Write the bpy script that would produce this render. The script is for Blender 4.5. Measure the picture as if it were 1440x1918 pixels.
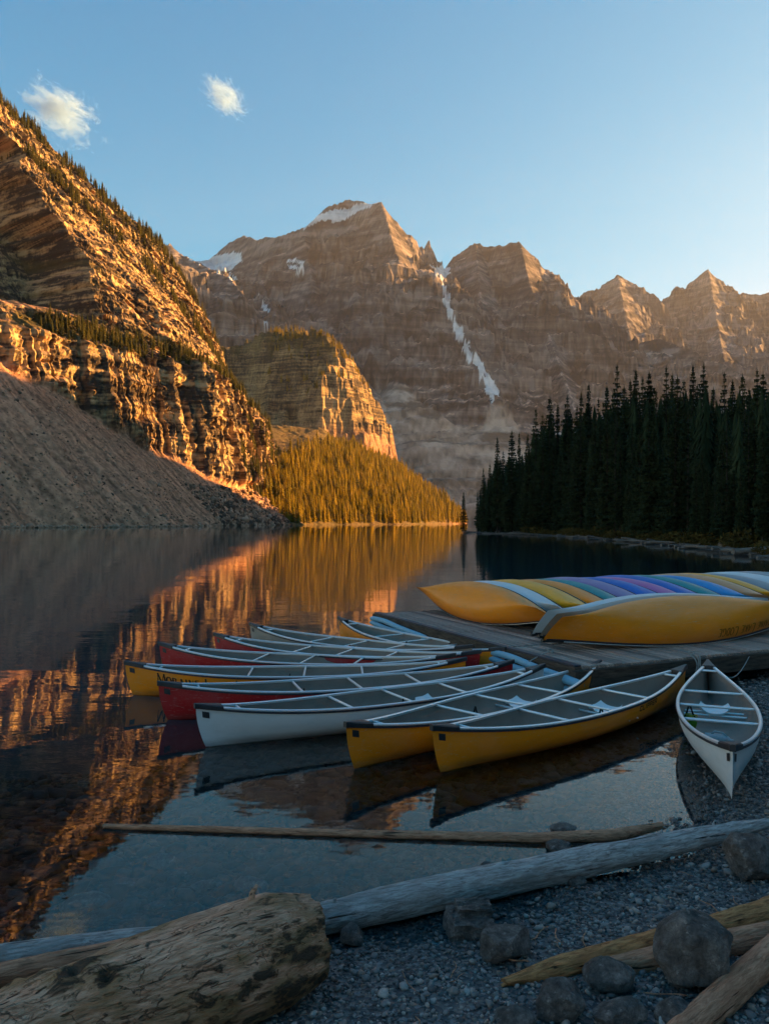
import bpy, bmesh, math, random
import numpy as np
from mathutils import Vector, Matrix, Euler

for o in list(bpy.data.objects):
    bpy.data.objects.remove(o, do_unlink=True)
scene = bpy.context.scene
COL = scene.collection
rad = math.radians

# ------------------------------------------------------------------ camera
CAM_H, FOC, CX, HY = 2.4, 1450.0, 720.0, 978.0      # eye height, focal length in photo pixels, centre column, horizon row
cam_d = bpy.data.cameras.new('camera')
cam = bpy.data.objects.new('camera', cam_d)
COL.objects.link(cam)
cam.location = (0, 0, CAM_H)
cam.rotation_euler = (rad(90), 0, 0)
cam_d.sensor_fit = 'VERTICAL'
cam_d.sensor_height = 36.0
cam_d.sensor_width = 27.0
cam_d.lens = FOC / 1918.0 * 36.0
cam_d.shift_y = (HY - 959.0) / 1918.0
cam_d.clip_start = 0.1
cam_d.clip_end = 40000
scene.camera = cam

# ------------------------------------------------------------------ sky and sun
SUN_AZ, SUN_EL = 70.0, 12.0                          # degrees right of the view direction, degrees up
world = bpy.data.worlds.new('World')
scene.world = world
world.use_nodes = True
wn = world.node_tree
wn.nodes.clear()
sky = wn.nodes.new('ShaderNodeTexSky')
sky.sky_type = 'NISHITA'
sky.sun_disc = False
sky.sun_elevation = rad(SUN_EL)
sky.sun_rotation = rad(SUN_AZ)
sky.altitude = 1900
sky.air_density = 1.0
sky.dust_density = 0.9
sky.ozone_density = 0.4
bg = wn.nodes.new('ShaderNodeBackground')
bg.inputs[1].default_value = 0.071
wo = wn.nodes.new('ShaderNodeOutputWorld')
# the photograph's teal rendering of the whole sky, one tone curve for each channel
sp_ = wn.nodes.new('ShaderNodeSeparateColor'); cb_ = wn.nodes.new('ShaderNodeCombineColor')
wn.links.new(sky.outputs[0], sp_.inputs[0])
outs_ = []
for ch_, (pw_, k_) in enumerate(((2.5, 0.145), (0.98, 0.58), (0.62, 0.90))):
    a_ = wn.nodes.new('ShaderNodeMath'); a_.operation = 'POWER'; a_.inputs[1].default_value = pw_
    b_ = wn.nodes.new('ShaderNodeMath'); b_.operation = 'MULTIPLY'; b_.inputs[1].default_value = k_
    wn.links.new(sp_.outputs[ch_], a_.inputs[0]); wn.links.new(a_.outputs[0], b_.inputs[0]); outs_.append(b_.outputs[0])
mn_ = wn.nodes.new('ShaderNodeMath'); mn_.operation = 'MINIMUM'          # red never exceeds green: the sky stays blue to white
wn.links.new(outs_[0], mn_.inputs[0]); wn.links.new(outs_[1], mn_.inputs[1])
wn.links.new(mn_.outputs[0], cb_.inputs[0]); wn.links.new(outs_[1], cb_.inputs[1]); wn.links.new(outs_[2], cb_.inputs[2])
wn.links.new(cb_.outputs[0], bg.inputs[0])
wn.links.new(bg.outputs[0], wo.inputs[0])

sun_d = bpy.data.lights.new('sun', 'SUN')
sun_d.energy = 5.0
sun_d.angle = rad(0.5)
sun_d.color = (1.0, 0.50, 0.15)
sun = bpy.data.objects.new('sun', sun_d)
COL.objects.link(sun)
SD = Vector((math.sin(rad(SUN_AZ)) * math.cos(rad(SUN_EL)), math.cos(rad(SUN_AZ)) * math.cos(rad(SUN_EL)), math.sin(rad(SUN_EL))))
sun.rotation_euler = SD.to_track_quat('Z', 'Y').to_euler()

scene.view_settings.view_transform = 'Standard'
scene.view_settings.look = 'None'
scene.view_settings.gamma = 1.0
scene.view_settings.exposure = 2.62
scene.view_settings.use_curve_mapping = False

scene.render.engine = 'CYCLES'
cy = scene.cycles
cy.use_denoising = True
try:
    cy.denoiser = 'OPENIMAGEDENOISE'
    cy.denoising_input_passes = 'RGB_ALBEDO_NORMAL'
except Exception:
    pass
cy.max_bounces = 6
cy.diffuse_bounces = 2
cy.glossy_bounces = 3
cy.transmission_bounces = 2
cy.transparent_max_bounces = 24
cy.volume_bounces = 1
cy.volume_max_steps = 64
cy.caustics_reflective = False
cy.caustics_refractive = False
cy.sample_clamp_indirect = 3.0
cy.use_adaptive_sampling = True
cy.adaptive_threshold = 0.02

# ------------------------------------------------------------------ helpers
def W(px, py, Y):
    """the world point a photo pixel shows at depth Y"""
    return np.array([(px - CX) / FOC * Y, Y, CAM_H + (HY - py) / FOC * Y])

def onz(px, py, z):
    """the world point a photo pixel shows on the level plane z"""
    Y = (CAM_H - z) * FOC / (py - HY)
    return np.array([(px - CX) / FOC * Y, Y, z])

def setp(o, label=None, cat=None, group=None, kind=None):
    if label: o['label'] = label
    if cat: o['category'] = cat
    if group: o['group'] = group
    if kind: o['kind'] = kind
    return o

def link(name, mesh, mats=None, parent=None, smooth=None):
    o = bpy.data.objects.new(name, mesh)
    COL.objects.link(o)
    if mats is not None:
        for m in (mats if isinstance(mats, (list, tuple)) else [mats]):
            mesh.materials.append(m)
    if parent is not None:
        o.parent = parent
    if smooth is not None:
        mesh.polygons.foreach_set('use_smooth', np.full(len(mesh.polygons), smooth, dtype=bool))
    return o

def empty(name, loc=(0, 0, 0), rot=(0, 0, 0), scale=(1, 1, 1)):
    o = bpy.data.objects.new(name, None)
    COL.objects.link(o)
    o.empty_display_size = 0.2
    o.location = loc; o.rotation_euler = rot; o.scale = scale
    return o

def mesh_np(name, V, F, mat_index=None):
    """V (n,3), F (m,3) or (m,4) arrays"""
    me = bpy.data.meshes.new(name)
    V = np.ascontiguousarray(V, dtype=np.float32); F = np.ascontiguousarray(F, dtype=np.int32)
    k = F.shape[1]
    me.vertices.add(len(V)); me.vertices.foreach_set('co', V.ravel())
    me.loops.add(F.size); me.loops.foreach_set('vertex_index', F.ravel())
    me.polygons.add(len(F))
    me.polygons.foreach_set('loop_start', np.arange(0, F.size, k, dtype=np.int32))
    me.polygons.foreach_set('loop_total', np.full(len(F), k, dtype=np.int32))
    if mat_index is not None:
        me.polygons.foreach_set('material_index', np.ascontiguousarray(mat_index, dtype=np.int32))
    me.update(calc_edges=True)
    me.validate()
    return me

def grid_faces(nu, nv, flip=False):
    i, j = np.meshgrid(np.arange(nu - 1), np.arange(nv - 1), indexing='ij')
    a = (i * nv + j).ravel(); b = ((i + 1) * nv + j).ravel()
    c = ((i + 1) * nv + j + 1).ravel(); d = (i * nv + j + 1).ravel()
    return np.stack([a, d, c, b] if flip else [a, b, c, d], 1)

class MB:
    """collects polygons into one mesh"""
    def __init__(s): s.v = []; s.f = []; s.m = []
    def add(s, V, F, m=0):
        k = len(s.v)
        s.v.extend([tuple(map(float, p)) for p in V])
        for f in F:
            s.f.append([int(i) + k for i in f]); s.m.append(m)
    def grid(s, P, flip=False, m=0):
        nu, nv = P.shape[:2]
        s.add(P.reshape(-1, 3), grid_faces(nu, nv, flip), m)
    def box(s, c, size, R=None, m=0, bev=0.0):
        hx, hy, hz = [q / 2 for q in size]
        if bev <= 0:
            V = np.array([(x, y, z) for x in (-hx, hx) for y in (-hy, hy) for z in (-hz, hz)])
            F = [(0, 1, 3, 2), (4, 6, 7, 5), (0, 4, 5, 1), (2, 3, 7, 6), (0, 2, 6, 4), (1, 5, 7, 3)]
        else:
            b = bev
            lay = [(-hz, b), (-hz + b, 0), (hz - b, 0), (hz, b)]
            V = []
            for z, q in lay:
                x, y = hx - q, hy - q
                V += [(-x, -y, z), (x, -y, z), (x, y, z), (-x, y, z)]
            F = [(3, 2, 1, 0), (12, 13, 14, 15)]
            for L in range(3):
                for q in range(4):
                    F.append((L * 4 + q, L * 4 + (q + 1) % 4, L * 4 + 4 + (q + 1) % 4, L * 4 + 4 + q))
            V = np.array(V)
        if R is not None: V = V @ np.array(R).T
        s.add(V + np.array(c), F, m)
    def tube(s, P, r, n=8, m=0, cap=True):
        P = np.array(P, float); k = len(P)
        r = np.full(k, r) if np.isscalar(r) else np.array(r)
        T = np.gradient(P, axis=0); T /= np.linalg.norm(T, axis=1)[:, None] + 1e-12
        up = np.array([0, 0, 1.0]) if abs(T[0, 2]) < 0.9 else np.array([1.0, 0, 0])
        V = []
        for i in range(k):
            a = np.cross(T[i], up); a /= np.linalg.norm(a) + 1e-12
            b = np.cross(a, T[i])
            for q in range(n):
                w = 2 * math.pi * q / n
                V.append(P[i] + r[i] * (math.cos(w) * a + math.sin(w) * b))
        F = []
        for i in range(k - 1):
            for q in range(n):
                F.append((i * n + q, i * n + (q + 1) % n, (i + 1) * n + (q + 1) % n, (i + 1) * n + q))
        if cap:
            F.append(tuple(range(n - 1, -1, -1))); F.append(tuple((k - 1) * n + q for q in range(n)))
        s.add(V, F, m)
    def mesh(s, name):
        me = bpy.data.meshes.new(name)
        me.from_pydata(s.v, [], s.f)
        me.polygons.foreach_set('material_index', np.array(s.m, dtype=np.int32))
        me.update(); me.validate()
        return me
    def build(s, name, mats, parent=None, smooth=None):
        return link(name, s.mesh(name), mats, parent, smooth)

# --- gradient noise (vectorised)
_rng = np.random.RandomState(7)
_perm = _rng.permutation(256).astype(np.int32); _perm = np.concatenate([_perm, _perm, _perm])
_g3 = _rng.normal(size=(256, 3)); _g3 /= np.linalg.norm(_g3, axis=1)[:, None]

def _fade(t): return t * t * t * (t * (t * 6 - 15) + 10)
_g3 = _g3.astype(np.float32)
def pn3(x, y, z):
    f32 = np.float32
    if np.ndim(z) == 0:                                   # a slice: four corners are enough
        x, y = np.broadcast_arrays(np.asarray(x, f32), np.asarray(y, f32))
        s_ = int(math.floor(float(z) * 37.0)) & 255
        fx = np.floor(x); fy = np.floor(y)
        xf = x - fx; yf = y - fy
        xi = fx.astype(np.int32) & 255; yi = fy.astype(np.int32) & 255
        u = _fade(xf); v = _fade(yf)
        p0 = _perm[xi + s_]; p1 = _perm[((xi + 1) & 255) + s_]
        y1 = (yi + 1) & 255
        def g(p, q, dx, dy):
            h = _perm[p + q]
            return _g3[h, 0] * (xf - dx) + _g3[h, 1] * (yf - dy)
        a = g(p0, yi, 0, 0); a = a + u * (g(p1, yi, 1, 0) - a)
        b = g(p0, y1, 0, 1); b = b + u * (g(p1, y1, 1, 1) - b)
        return 1.7 * (a + v * (b - a))
    x, y, z = np.broadcast_arrays(np.asarray(x, f32), np.asarray(y, f32), np.asarray(z, f32))
    fx = np.floor(x); fy = np.floor(y); fz = np.floor(z)
    xf = x - fx; yf = y - fy; zf = z - fz
    u = _fade(xf); v = _fade(yf); w = _fade(zf)
    xi = fx.astype(np.int32) & 255; yi = fy.astype(np.int32) & 255; zi = fz.astype(np.int32) & 255
    def g(dx, dy, dz):
        h = _perm[_perm[_perm[(xi + dx) & 255] + ((yi + dy) & 255)] + ((zi + dz) & 255)]
        return _g3[h, 0] * (xf - dx) + _g3[h, 1] * (yf - dy) + _g3[h, 2] * (zf - dz)
    def l(a, b, t): return a + t * (b - a)
    return 1.5 * l(l(l(g(0, 0, 0), g(1, 0, 0), u), l(g(0, 1, 0), g(1, 1, 0), u), v),
                   l(l(g(0, 0, 1), g(1, 0, 1), u), l(g(0, 1, 1), g(1, 1, 1), u), v), w)

def fbm(x, y, z=0.0, oct=5, gain=0.5, lac=2.03):
    s = 0; a = 1.0
    for k in range(oct):
        s = s + a * pn3(x + 17.3 * k, y - 9.1 * k, z + 3.7 * k)
        a *= gain; x = x * lac; y = y * lac; z = z * lac
    return s

def ridged(x, y, z=0.0, oct=5, gain=0.5, lac=2.03):
    s = 0; a = 1.0
    for k in range(oct):
        s = s + a * (1 - 2 * np.abs(pn3(x + 11.3 * k, y + 5.1 * k, z - 3.7 * k)))
        a *= gain; x = x * lac; y = y * lac; z = z * lac
    return s

def sstep(a, b, x):
    t = np.clip((x - a) / (b - a), 0, 1)
    return t * t * (3 - 2 * t)

def in_poly(px, py, poly):
    """even-odd test, vectorised"""
    poly = np.array(poly, float); ins = np.zeros(np.shape(px), bool)
    n = len(poly); j = n - 1
    for i in range(n):
        xi, yi = poly[i]; xj, yj = poly[j]
        if yi != yj:
            c = ((yi > py) != (yj > py)) & (px < (xj - xi) * (py - yi) / (yj - yi) + xi)
            ins ^= c
        j = i
    return ins

def seg_dist(x, y, pts, closed=False):
    d = np.full(np.shape(x), 1e9)
    for i in range(len(pts) - 1):
        x0, y0 = pts[i]; x1, y1 = pts[i + 1]
        dx, dy = x1 - x0, y1 - y0
        t = np.clip(((x - x0) * dx + (y - y0) * dy) / (dx * dx + dy * dy), 0, 1)
        d = np.minimum(d, np.hypot(x - x0 - t * dx, y - y0 - t * dy))
    return d

def attr(me, name, vals):
    a = me.attributes.new(name, 'FLOAT', 'POINT')
    a.data.foreach_set('value', np.ascontiguousarray(vals, dtype=np.float32).ravel())

# --- node helpers
class NT:
    def __init__(s, name):
        s.mat = bpy.data.materials.new(name); s.mat.use_nodes = True
        s.t = s.mat.node_tree; s.t.nodes.clear()
        s.out = s.n('ShaderNodeOutputMaterial')
    def n(s, typ, **kw):
        nd = s.t.nodes.new(typ)
        for k, v in kw.items(): setattr(nd, k, v)
        return nd
    def l(s, a, b): s.t.links.new(a, b)
    def val(s, inp, v):
        if hasattr(v, 'is_linked') or isinstance(v, bpy.types.NodeSocket): s.l(v, inp)
        else: inp.default_value = v
    def coord(s, scale=(1, 1, 1), obj=False, rot=(0, 0, 0)):
        tc = s.n('ShaderNodeTexCoord') if obj else s.n('ShaderNodeNewGeometry')
        mp = s.n('ShaderNodeMapping'); mp.inputs['Scale'].default_value = scale; mp.inputs['Rotation'].default_value = rot
        s.l(tc.outputs['Object'] if obj else tc.outputs['Position'], mp.inputs[0])
        return mp.outputs[0]
    def noise(s, co, scale, detail=4, rough=0.55, dist=0.0):
        nd = s.n('ShaderNodeTexNoise'); nd.inputs['Scale'].default_value = scale
        nd.inputs['Detail'].default_value = detail; nd.inputs['Roughness'].default_value = rough; nd.inputs['Distortion'].default_value = dist
        s.l(co, nd.inputs['Vector']); return nd.outputs[0]
    def vor(s, co, scale, feat='F1', out='Distance'):
        nd = s.n('ShaderNodeTexVoronoi'); nd.feature = feat; nd.inputs['Scale'].default_value = scale
        s.l(co, nd.inputs['Vector']); return nd.outputs[out]
    def ramp(s, fac, stops):
        nd = s.n('ShaderNodeValToRGB'); cr = nd.color_ramp
        while len(cr.elements) > 1: cr.elements.remove(cr.elements[-1])
        for i, (p, c) in enumerate(stops):
            e = cr.elements[0] if i == 0 else cr.elements.new(p)
            e.position = p; e.color = (*c, 1) if len(c) == 3 else c
        s.val(nd.inputs[0], fac); return nd.outputs[0]
    def mr(s, v, a, b, c=0.0, d=1.0):
        nd = s.n('ShaderNodeMapRange'); s.val(nd.inputs[0], v)
        for i, q in enumerate((a, b, c, d)): nd.inputs[i + 1].default_value = q
        return nd.outputs[0]
    def math(s, op, a, b=0.0):
        nd = s.n('ShaderNodeMath', operation=op); s.val(nd.inputs[0], a); s.val(nd.inputs[1], b); return nd.outputs[0]
    def mix(s, f, a, b, mode='MIX'):
        nd = s.n('ShaderNodeMix'); nd.data_type = 'RGBA'; nd.blend_type = mode; nd.clamp_factor = True
        s.val(nd.inputs[0], f)
        for k, v in ((6, a), (7, b)):
            if isinstance(v, (tuple, list)): v = (*v, 1) if len(v) == 3 else v
            s.val(nd.inputs[k], v)
        return nd.outputs[2]
    def attr(s, name):
        nd = s.n('ShaderNodeAttribute'); nd.attribute_name = name; return nd.outputs['Fac']
    def bump(s, h, strength=0.5, dist=0.1, prev=None):
        nd = s.n('ShaderNodeBump'); nd.inputs['Strength'].default_value = strength; nd.inputs['Distance'].default_value = dist
        s.l(h, nd.inputs['Height'])
        if prev is not None: s.l(prev, nd.inputs['Normal'])
        return nd.outputs[0]
    def bsdf(s, color, rough=0.8, spec=0.3, metal=0.0, normal=None):
        b = s.n('ShaderNodeBsdfPrincipled')
        if isinstance(color, (tuple, list)): color = (*color, 1)
        s.val(b.inputs['Base Color'], color); s.val(b.inputs['Roughness'], rough)
        b.inputs['Specular IOR Level'].default_value = spec; b.inputs['Metallic'].default_value = metal
        if normal is not None: s.l(normal, b.inputs['Normal'])
        s.l(b.outputs[0], s.out.inputs[0]); s.b = b
        return s.mat
    def rnd(s):
        return s.n('ShaderNodeObjectInfo').outputs['Random']
# ------------------------------------------------------------------ materials of the terrain
def rock_tone(V, band, bed, streak, vs=1.0, bs=1.0, bk=0.12):
    """0..1: bent horizontal beds, vertical water streaks and stained patches of the rock at each point"""
    x, y, z = V[:, 0], V[:, 1], V[:, 2]
    zz = z + band * fbm(x / (band * 6), y / (band * 6), 2.7, 3)
    beds = fbm((x + y) / (bed * 30), zz / bed, 4.1, 5, 0.7) * 0.55
    st = fbm(x / streak, y / streak, z / (streak * 9), 4, 0.6)
    pat = fbm(x / (streak * 4), y / (streak * 4), z / (streak * 4), 4, 0.6)
    crk = sstep(0.80, 0.99, 1 - np.abs(fbm(x / (streak * 1.3), y / (streak * 1.3), z / (streak * 12), 3, 0.6)))
    blk = blocks((x * 0.57 + y * 0.82) / (streak * 0.9), zz / (bed * 0.8), 4.0)
    return np.clip(0.52 + 0.48 * bs * beds - 0.45 * vs * np.maximum(st, 0) + 0.30 * pat - 0.38 * vs * crk + bk * blk, 0, 1)

def rock_material(name, tones, scree, grain_scale, bump_d, snow=False, veg=None, bed=(0.2, 0.22)):
    m = NT(name)
    pos = m.coord((1, 1, 0.6))
    g = m.noise(pos, grain_scale, 5, 0.65)
    t = m.math('ADD', m.attr('tone'), m.mr(g, 0.25, 0.75, -0.22, 0.22))
    t0 = t
    bd = m.noise(m.coord((bed[0] * 0.045, bed[0] * 0.045, bed[0])), 1.0, 4, 0.65, 0.25)      # bedding planes
    t = m.math('ADD', t, m.mr(bd, 0.3, 0.7, -bed[1], bed[1]))
    col = m.ramp(t, [(0.15, tones[0]), (0.42, tones[1]), (0.6, tones[2]), (0.85, tones[3])])
    geo = m.n('ShaderNodeNewGeometry'); sn = m.n('ShaderNodeSeparateXYZ'); m.l(geo.outputs['True Normal'], sn.inputs[0])
    nz = m.math('ADD', m.math('ABSOLUTE', sn.outputs[2]), m.mr(t, 0.2, 0.8, -0.08, 0.08))
    scr = m.mix(m.mr(t0, 0.2, 0.8), tuple(q * 0.45 for q in scree), tuple(q * 1.5 for q in scree))
    col = m.mix(m.mr(nz, 0.68, 0.84, 0, 0.8), col, scr)
    col = m.mix(m.attr('scree'), col, scr)
    if veg:
        col = m.mix(m.attr('veg'), col, m.mix(g, veg[0], veg[1]))
    if snow:
        sm = m.math('ADD', m.attr('snow'), m.mr(g, 0.3, 0.7, -0.2, 0.2))
        col = m.mix(m.mr(sm, 0.25, 0.6, 0, 0.92), col, m.mix(t, (0.40, 0.42, 0.44), (0.80, 0.82, 0.84)))
    return m.bsdf(col, 0.92, 0.1, normal=m.bump(m.math('ADD', g, m.math('MULTIPLY', bd, 0.8)), 0.9, bump_d))

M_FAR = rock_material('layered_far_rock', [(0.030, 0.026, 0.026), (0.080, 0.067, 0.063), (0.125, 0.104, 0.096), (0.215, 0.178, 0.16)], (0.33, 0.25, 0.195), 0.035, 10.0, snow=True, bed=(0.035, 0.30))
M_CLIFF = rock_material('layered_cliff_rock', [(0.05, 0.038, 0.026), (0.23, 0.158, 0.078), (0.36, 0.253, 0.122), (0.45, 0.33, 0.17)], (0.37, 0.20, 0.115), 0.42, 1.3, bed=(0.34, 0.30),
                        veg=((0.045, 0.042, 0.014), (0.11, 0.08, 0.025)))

# ------------------------------------------------------------------ ridge-network mountains
def blocks(u, v, seed):
    """-1..1: rock broken into joint-bounded blocks, one step for each"""
    i = np.floor(u + 0.45 * fbm(u * 0.35, v * 0.35, seed + 0.31, 2)).astype(np.int64); j = np.floor(v + 0.5 * fbm(u * 0.3, v * 0.3, seed + 0.77, 2) + 0.37 * (i & 3)).astype(np.int64)
    h = (i * 73856093 ^ j * 19349663 ^ int(seed * 977)) & 1023
    return _rng_tab[h]
_rng_tab = np.random.RandomState(3).uniform(-1, 1, 1024).astype(np.float32)

def drop_curve(d, prof):
    """drop below the crest at plan distance d; prof = [(width, degrees), ...]"""
    out = np.zeros_like(d); a = 0.0
    for w, ang in prof:
        out += np.clip(d - a, 0, w) * math.tan(rad(ang)); a += w
    return out

def net_height(X, Y, nets):
    H = np.full(X.shape, -1e9)
    for pts, prof in nets:
        pts = [W(*p) for p in pts]
        for i in range(len(pts) - 1):
            (x0, y0, z0), (x1, y1, z1) = pts[i], pts[i + 1]
            dx, dy = x1 - x0, y1 - y0
            t = np.clip(((X - x0) * dx + (Y - y0) * dy) / (dx * dx + dy * dy), 0, 1)
            d = np.hypot(X - x0 - t * dx, Y - y0 - t * dy)
            H = np.maximum(H, z0 + t * (z1 - z0) - drop_curve(d, prof))
    return H

def terraces(Z, period, X, Y, amt, wob=0.35):
    ph = Z / period + wob * fbm(X / (period * 8), Y / (period * 8), 0.3, 3)
    f = ph - np.floor(ph)
    return Z + amt * period * (sstep(0.32, 0.68, f) - f)

PEAK = [(110, 66), (160, 52), (420, 45), (600, 38), (4000, 29)]
SPUR = [(60, 50), (260, 47), (420, 40), (4000, 29)]
LOWR = [(60, 55), (300, 42), (4000, 30)]

FAN = [(705, 720), (760, 722), (800, 760), (868, 800), (900, 806), (922, 764), (944, 756), (985, 830), (1010, 985), (730, 985), (725, 860)]      # where the photo shows bare scree
def far_mountain(name, label, xr, yr, step, nets, snow_polys, seed, rib=0.36, ter=0.75, e0=0.12):
    xs = np.arange(xr[0], xr[1] + step, step); ys = np.arange(yr[0], yr[1] + step, step)
    X, Y = np.meshgrid(xs, ys, indexing='ij')
    wx = 40 * fbm(X / 240, Y / 240, seed, 4); wy = 40 * fbm(X / 240, Y / 240, seed + 9.7, 4)
    H = np.full(X.shape, -1e9); DM = np.full(X.shape, 1e9)
    # ribs and gullies: the distance to a crest is stretched by noise that runs down the fall line
    for pts, prof in nets:
        pts = [W(*p) for p in pts]
        for i in range(len(pts) - 1):
            (x0, y0, z0), (x1, y1, z1) = pts[i], pts[i + 1]
            dx, dy = x1 - x0, y1 - y0; L = math.hypot(dx, dy)
            t0 = np.clip(((X - x0) * dx + (Y - y0) * dy) / (L * L), 0, 1)
            dr = np.hypot(X - x0 - t0 * dx, Y - y0 - t0 * dy)
            k = 0.6 * sstep(10, 220, dr)
            Xw = X + wx * k; Yw = Y + wy * k
            tt = ((Xw - x0) * dx + (Yw - y0) * dy) / (L * L)
            t = np.clip(tt, 0, 1)
            d = np.hypot(Xw - x0 - t * dx, Yw - y0 - t * dy)
            al = tt * L
            r = ridged(al / 145 + 31.7 * i, d / 700, seed + i * 3.3, 4, 0.55) - 0.85
            d2 = np.maximum(d - rib * r * np.minimum(d, 230) * sstep(25, 150, d) - 3 * blocks(al / 45, d / 50, seed + i) * sstep(30, 100, d), 0)
            h = z0 + t * (z1 - z0) - drop_curve(d2, prof)
            m_ = h > H
            H = np.where(m_, h, H); DM = np.where(m_, np.minimum(DM * 0 + dr, 1e9), DM)
    steep = sstep(190, 470, H + 60 * fbm(X / 200, Y / 200, seed + 1, 3))
    edge = e0 + (1 - e0) * sstep(35, 210, DM)
    bpx = CX + FOC * X / Y; bpy_ = HY - FOC * (H - CAM_H) / Y
    bpx = bpx + 9 * fbm(X / 90, Y / 90, seed + 3, 3); bpy_ = bpy_ + 9 * fbm(X / 90, Y / 90, seed + 4, 3)
    fanm = in_poly(bpx, bpy_, FAN) & (Y < 2700)
    steep = np.where(fanm, 0.06, steep)
    H = H + steep * edge * (46 * (ridged(X / 160, Y / 160, seed + 5, 6, 0.57) - 0.85) + 12 * fbm(X / 60, Y / 60, seed + 2, 5, 0.6))
    band = sstep(-0.15, 0.35, fbm(X / 420, H / 150, seed + 4, 3))                  # cliff bands come and go
    H2 = terraces(H, 82, X, Y, ter, 0.6)
    H2 = terraces(H2, 27, X + 300, Y, 0.5, 0.6)
    H = H + steep * edge * (0.25 + 0.75 * band) * (H2 - H)
    H = H + steep * (3.5 * blocks((X + 0.4 * Y) / 17, H / 21, seed + 8) + 2.0 * blocks((X - 0.3 * Y) / 9, H / 11, seed + 3)) * edge
    H = H + (0.8 + 1.6 * steep) * fbm(X / 16, Y / 16, seed + 6, 3)
    H = np.maximum(H, -3 + 4 * fbm(X / 120, Y / 120, seed, 3))
    V = np.stack([X, Y, H], -1).reshape(-1, 3)
    me = mesh_np(name, V, grid_faces(len(xs), len(ys)))
    px = CX + FOC * V[:, 0] / V[:, 1]; py = HY - FOC * (V[:, 2] - CAM_H) / V[:, 1]
    sn = np.zeros(len(V))
    jx = px + 5 * fbm(V[:, 0] / 60, V[:, 1] / 60, V[:, 2] / 60, 3); jy = py + 4 * fbm(V[:, 0] / 60, V[:, 1] / 60, V[:, 2] / 60 + 7, 3)
    for poly, yr_ in snow_polys:
        sn = np.maximum(sn, (in_poly(jx, jy, poly) & (V[:, 1] > yr_[0]) & (V[:, 1] < yr_[1])).astype(float))
    fan = fanm.ravel()
    attr(me, 'scree', 0.85 * fan); attr(me, 'snow', sn); attr(me, 'tone', rock_tone(V, 90, 30, 34, 0.35, 1.5))
    o = link(name, me, M_FAR, smooth=False)
    setp(o, label, kind='structure')
    return o

main_nets = [
    ([(395, 482, 3800), (430, 452, 3800), (455, 440, 3800), (482, 449, 3600)], PEAK),
    ([(482, 449, 3600), (520, 441, 3420), (570, 427, 3380), (612, 388, 3450), (655, 372, 3480), (700, 381, 3380), (714, 378, 3300)], PEAK),
    ([(714, 378, 3300), (738, 428, 3330), (775, 462, 3400), (800, 492, 3520), (826, 512, 3720)], PEAK),
    ([(714, 380, 3300), (741, 470, 3120), (765, 540, 2980), (800, 650, 2700), (850, 770, 2300)], SPUR),
    ([(570, 440, 3360), (588, 560, 3000), (640, 640, 2650), (690, 720, 2300)], SPUR),
    ([(640, 440, 3380), (690, 570, 2960), (710, 600, 2850), (745, 700, 2400)], SPUR),
    ([(482, 470, 3560), (500, 560, 3100), (530, 600, 2800)], SPUR),
    ([(230, 500, 2750), (290, 468, 2650), (318, 456, 2600), (335, 474, 2590), (360, 488, 2570), (430, 520, 2480), (468, 566, 2380), (503, 622, 2280), (560, 690, 2050), (640, 790, 1750)], SPUR),
    ([(330, 492, 3600), (400, 488, 3800)], SPUR),
]
main_snow = [
    ([(566, 428), (590, 405), (625, 395), (655, 390), (700, 374), (700, 386), (670, 396), (632, 415), (600, 414), (570, 430)], (3000, 4200)),
    ([(350, 482), (395, 478), (452, 474), (452, 492), (430, 506), (410, 512), (385, 498)], (2500, 4200)),
    ([(424, 514), (440, 514), (448, 523), (430, 522)], (2000, 4200)),
    ([(538, 489), (572, 488), (572, 493), (538, 494)], (2500, 4200)),
    ([(537, 499), (570, 500), (566, 506), (538, 504)], (2500, 4200)),
    ([(484, 556), (492, 562), (506, 580), (502, 590), (492, 574)], (2000, 4200)),
    ([(486, 606), (500, 604), (502, 614), (490, 612)], (1800, 4200)),
]
gully_snow = [
    ([(803, 496), (842, 500), (840, 512), (826, 524), (818, 514)], (2500, 4600)),
    ([(827, 522), (841, 558), (857, 611), (881, 650), (908, 692), (932, 726), (938, 742), (925, 738), (928, 758), (919, 750), (908, 728), (902, 720), (906, 706), (875, 664), (850, 620), (834, 570)], (1500, 4600)),
]
far_mountain('mountain', 'tallest brown layered peak with snow on its summit, left of the sharp gap', (-1350, 560), (1150, 4000), 7.0, main_nets, main_snow + gully_snow, 1.0)
second_nets = [
    ([(826, 512, 3720), (850, 482, 3720), (890, 453, 3660), (912, 463, 3650), (940, 459, 3600), (972, 451, 3540), (984, 484, 3560), (1004, 520, 3600), (1030, 550, 3700), (1076, 573, 3800), (1116, 606, 3700)], PEAK),
    ([(972, 452, 3540), (994, 540, 3300), (1022, 610, 3050), (1050, 690, 2700), (1085, 790, 2300)], SPUR),
    ([(890, 455, 3660), (900, 560, 3250), (930, 660, 2850), (985, 770, 2350)], SPUR),
    ([(1076, 573, 3780), (1116, 606, 3600), (1165, 655, 3450), (1230, 632, 3380), (1290, 656, 3300), (1370, 692, 3200), (1520, 760, 3050)], LOWR),
]
far_mountain('mountain', 'brown two-horned peak with a sunlit right edge, right of the snow gully', (60, 1900), (1150, 4050), 7.0, second_nets, gully_snow, 23.0)
third_nets = [
    ([(1040, 612, 4900), (1080, 573, 4820), (1108, 546, 4800), (1155, 514, 4750), (1192, 534, 4750), (1216, 568, 4800), (1246, 586, 4950)], PEAK),
    ([(1155, 515, 4750), (1172, 600, 4350), (1190, 680, 3900)], SPUR),
]
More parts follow.
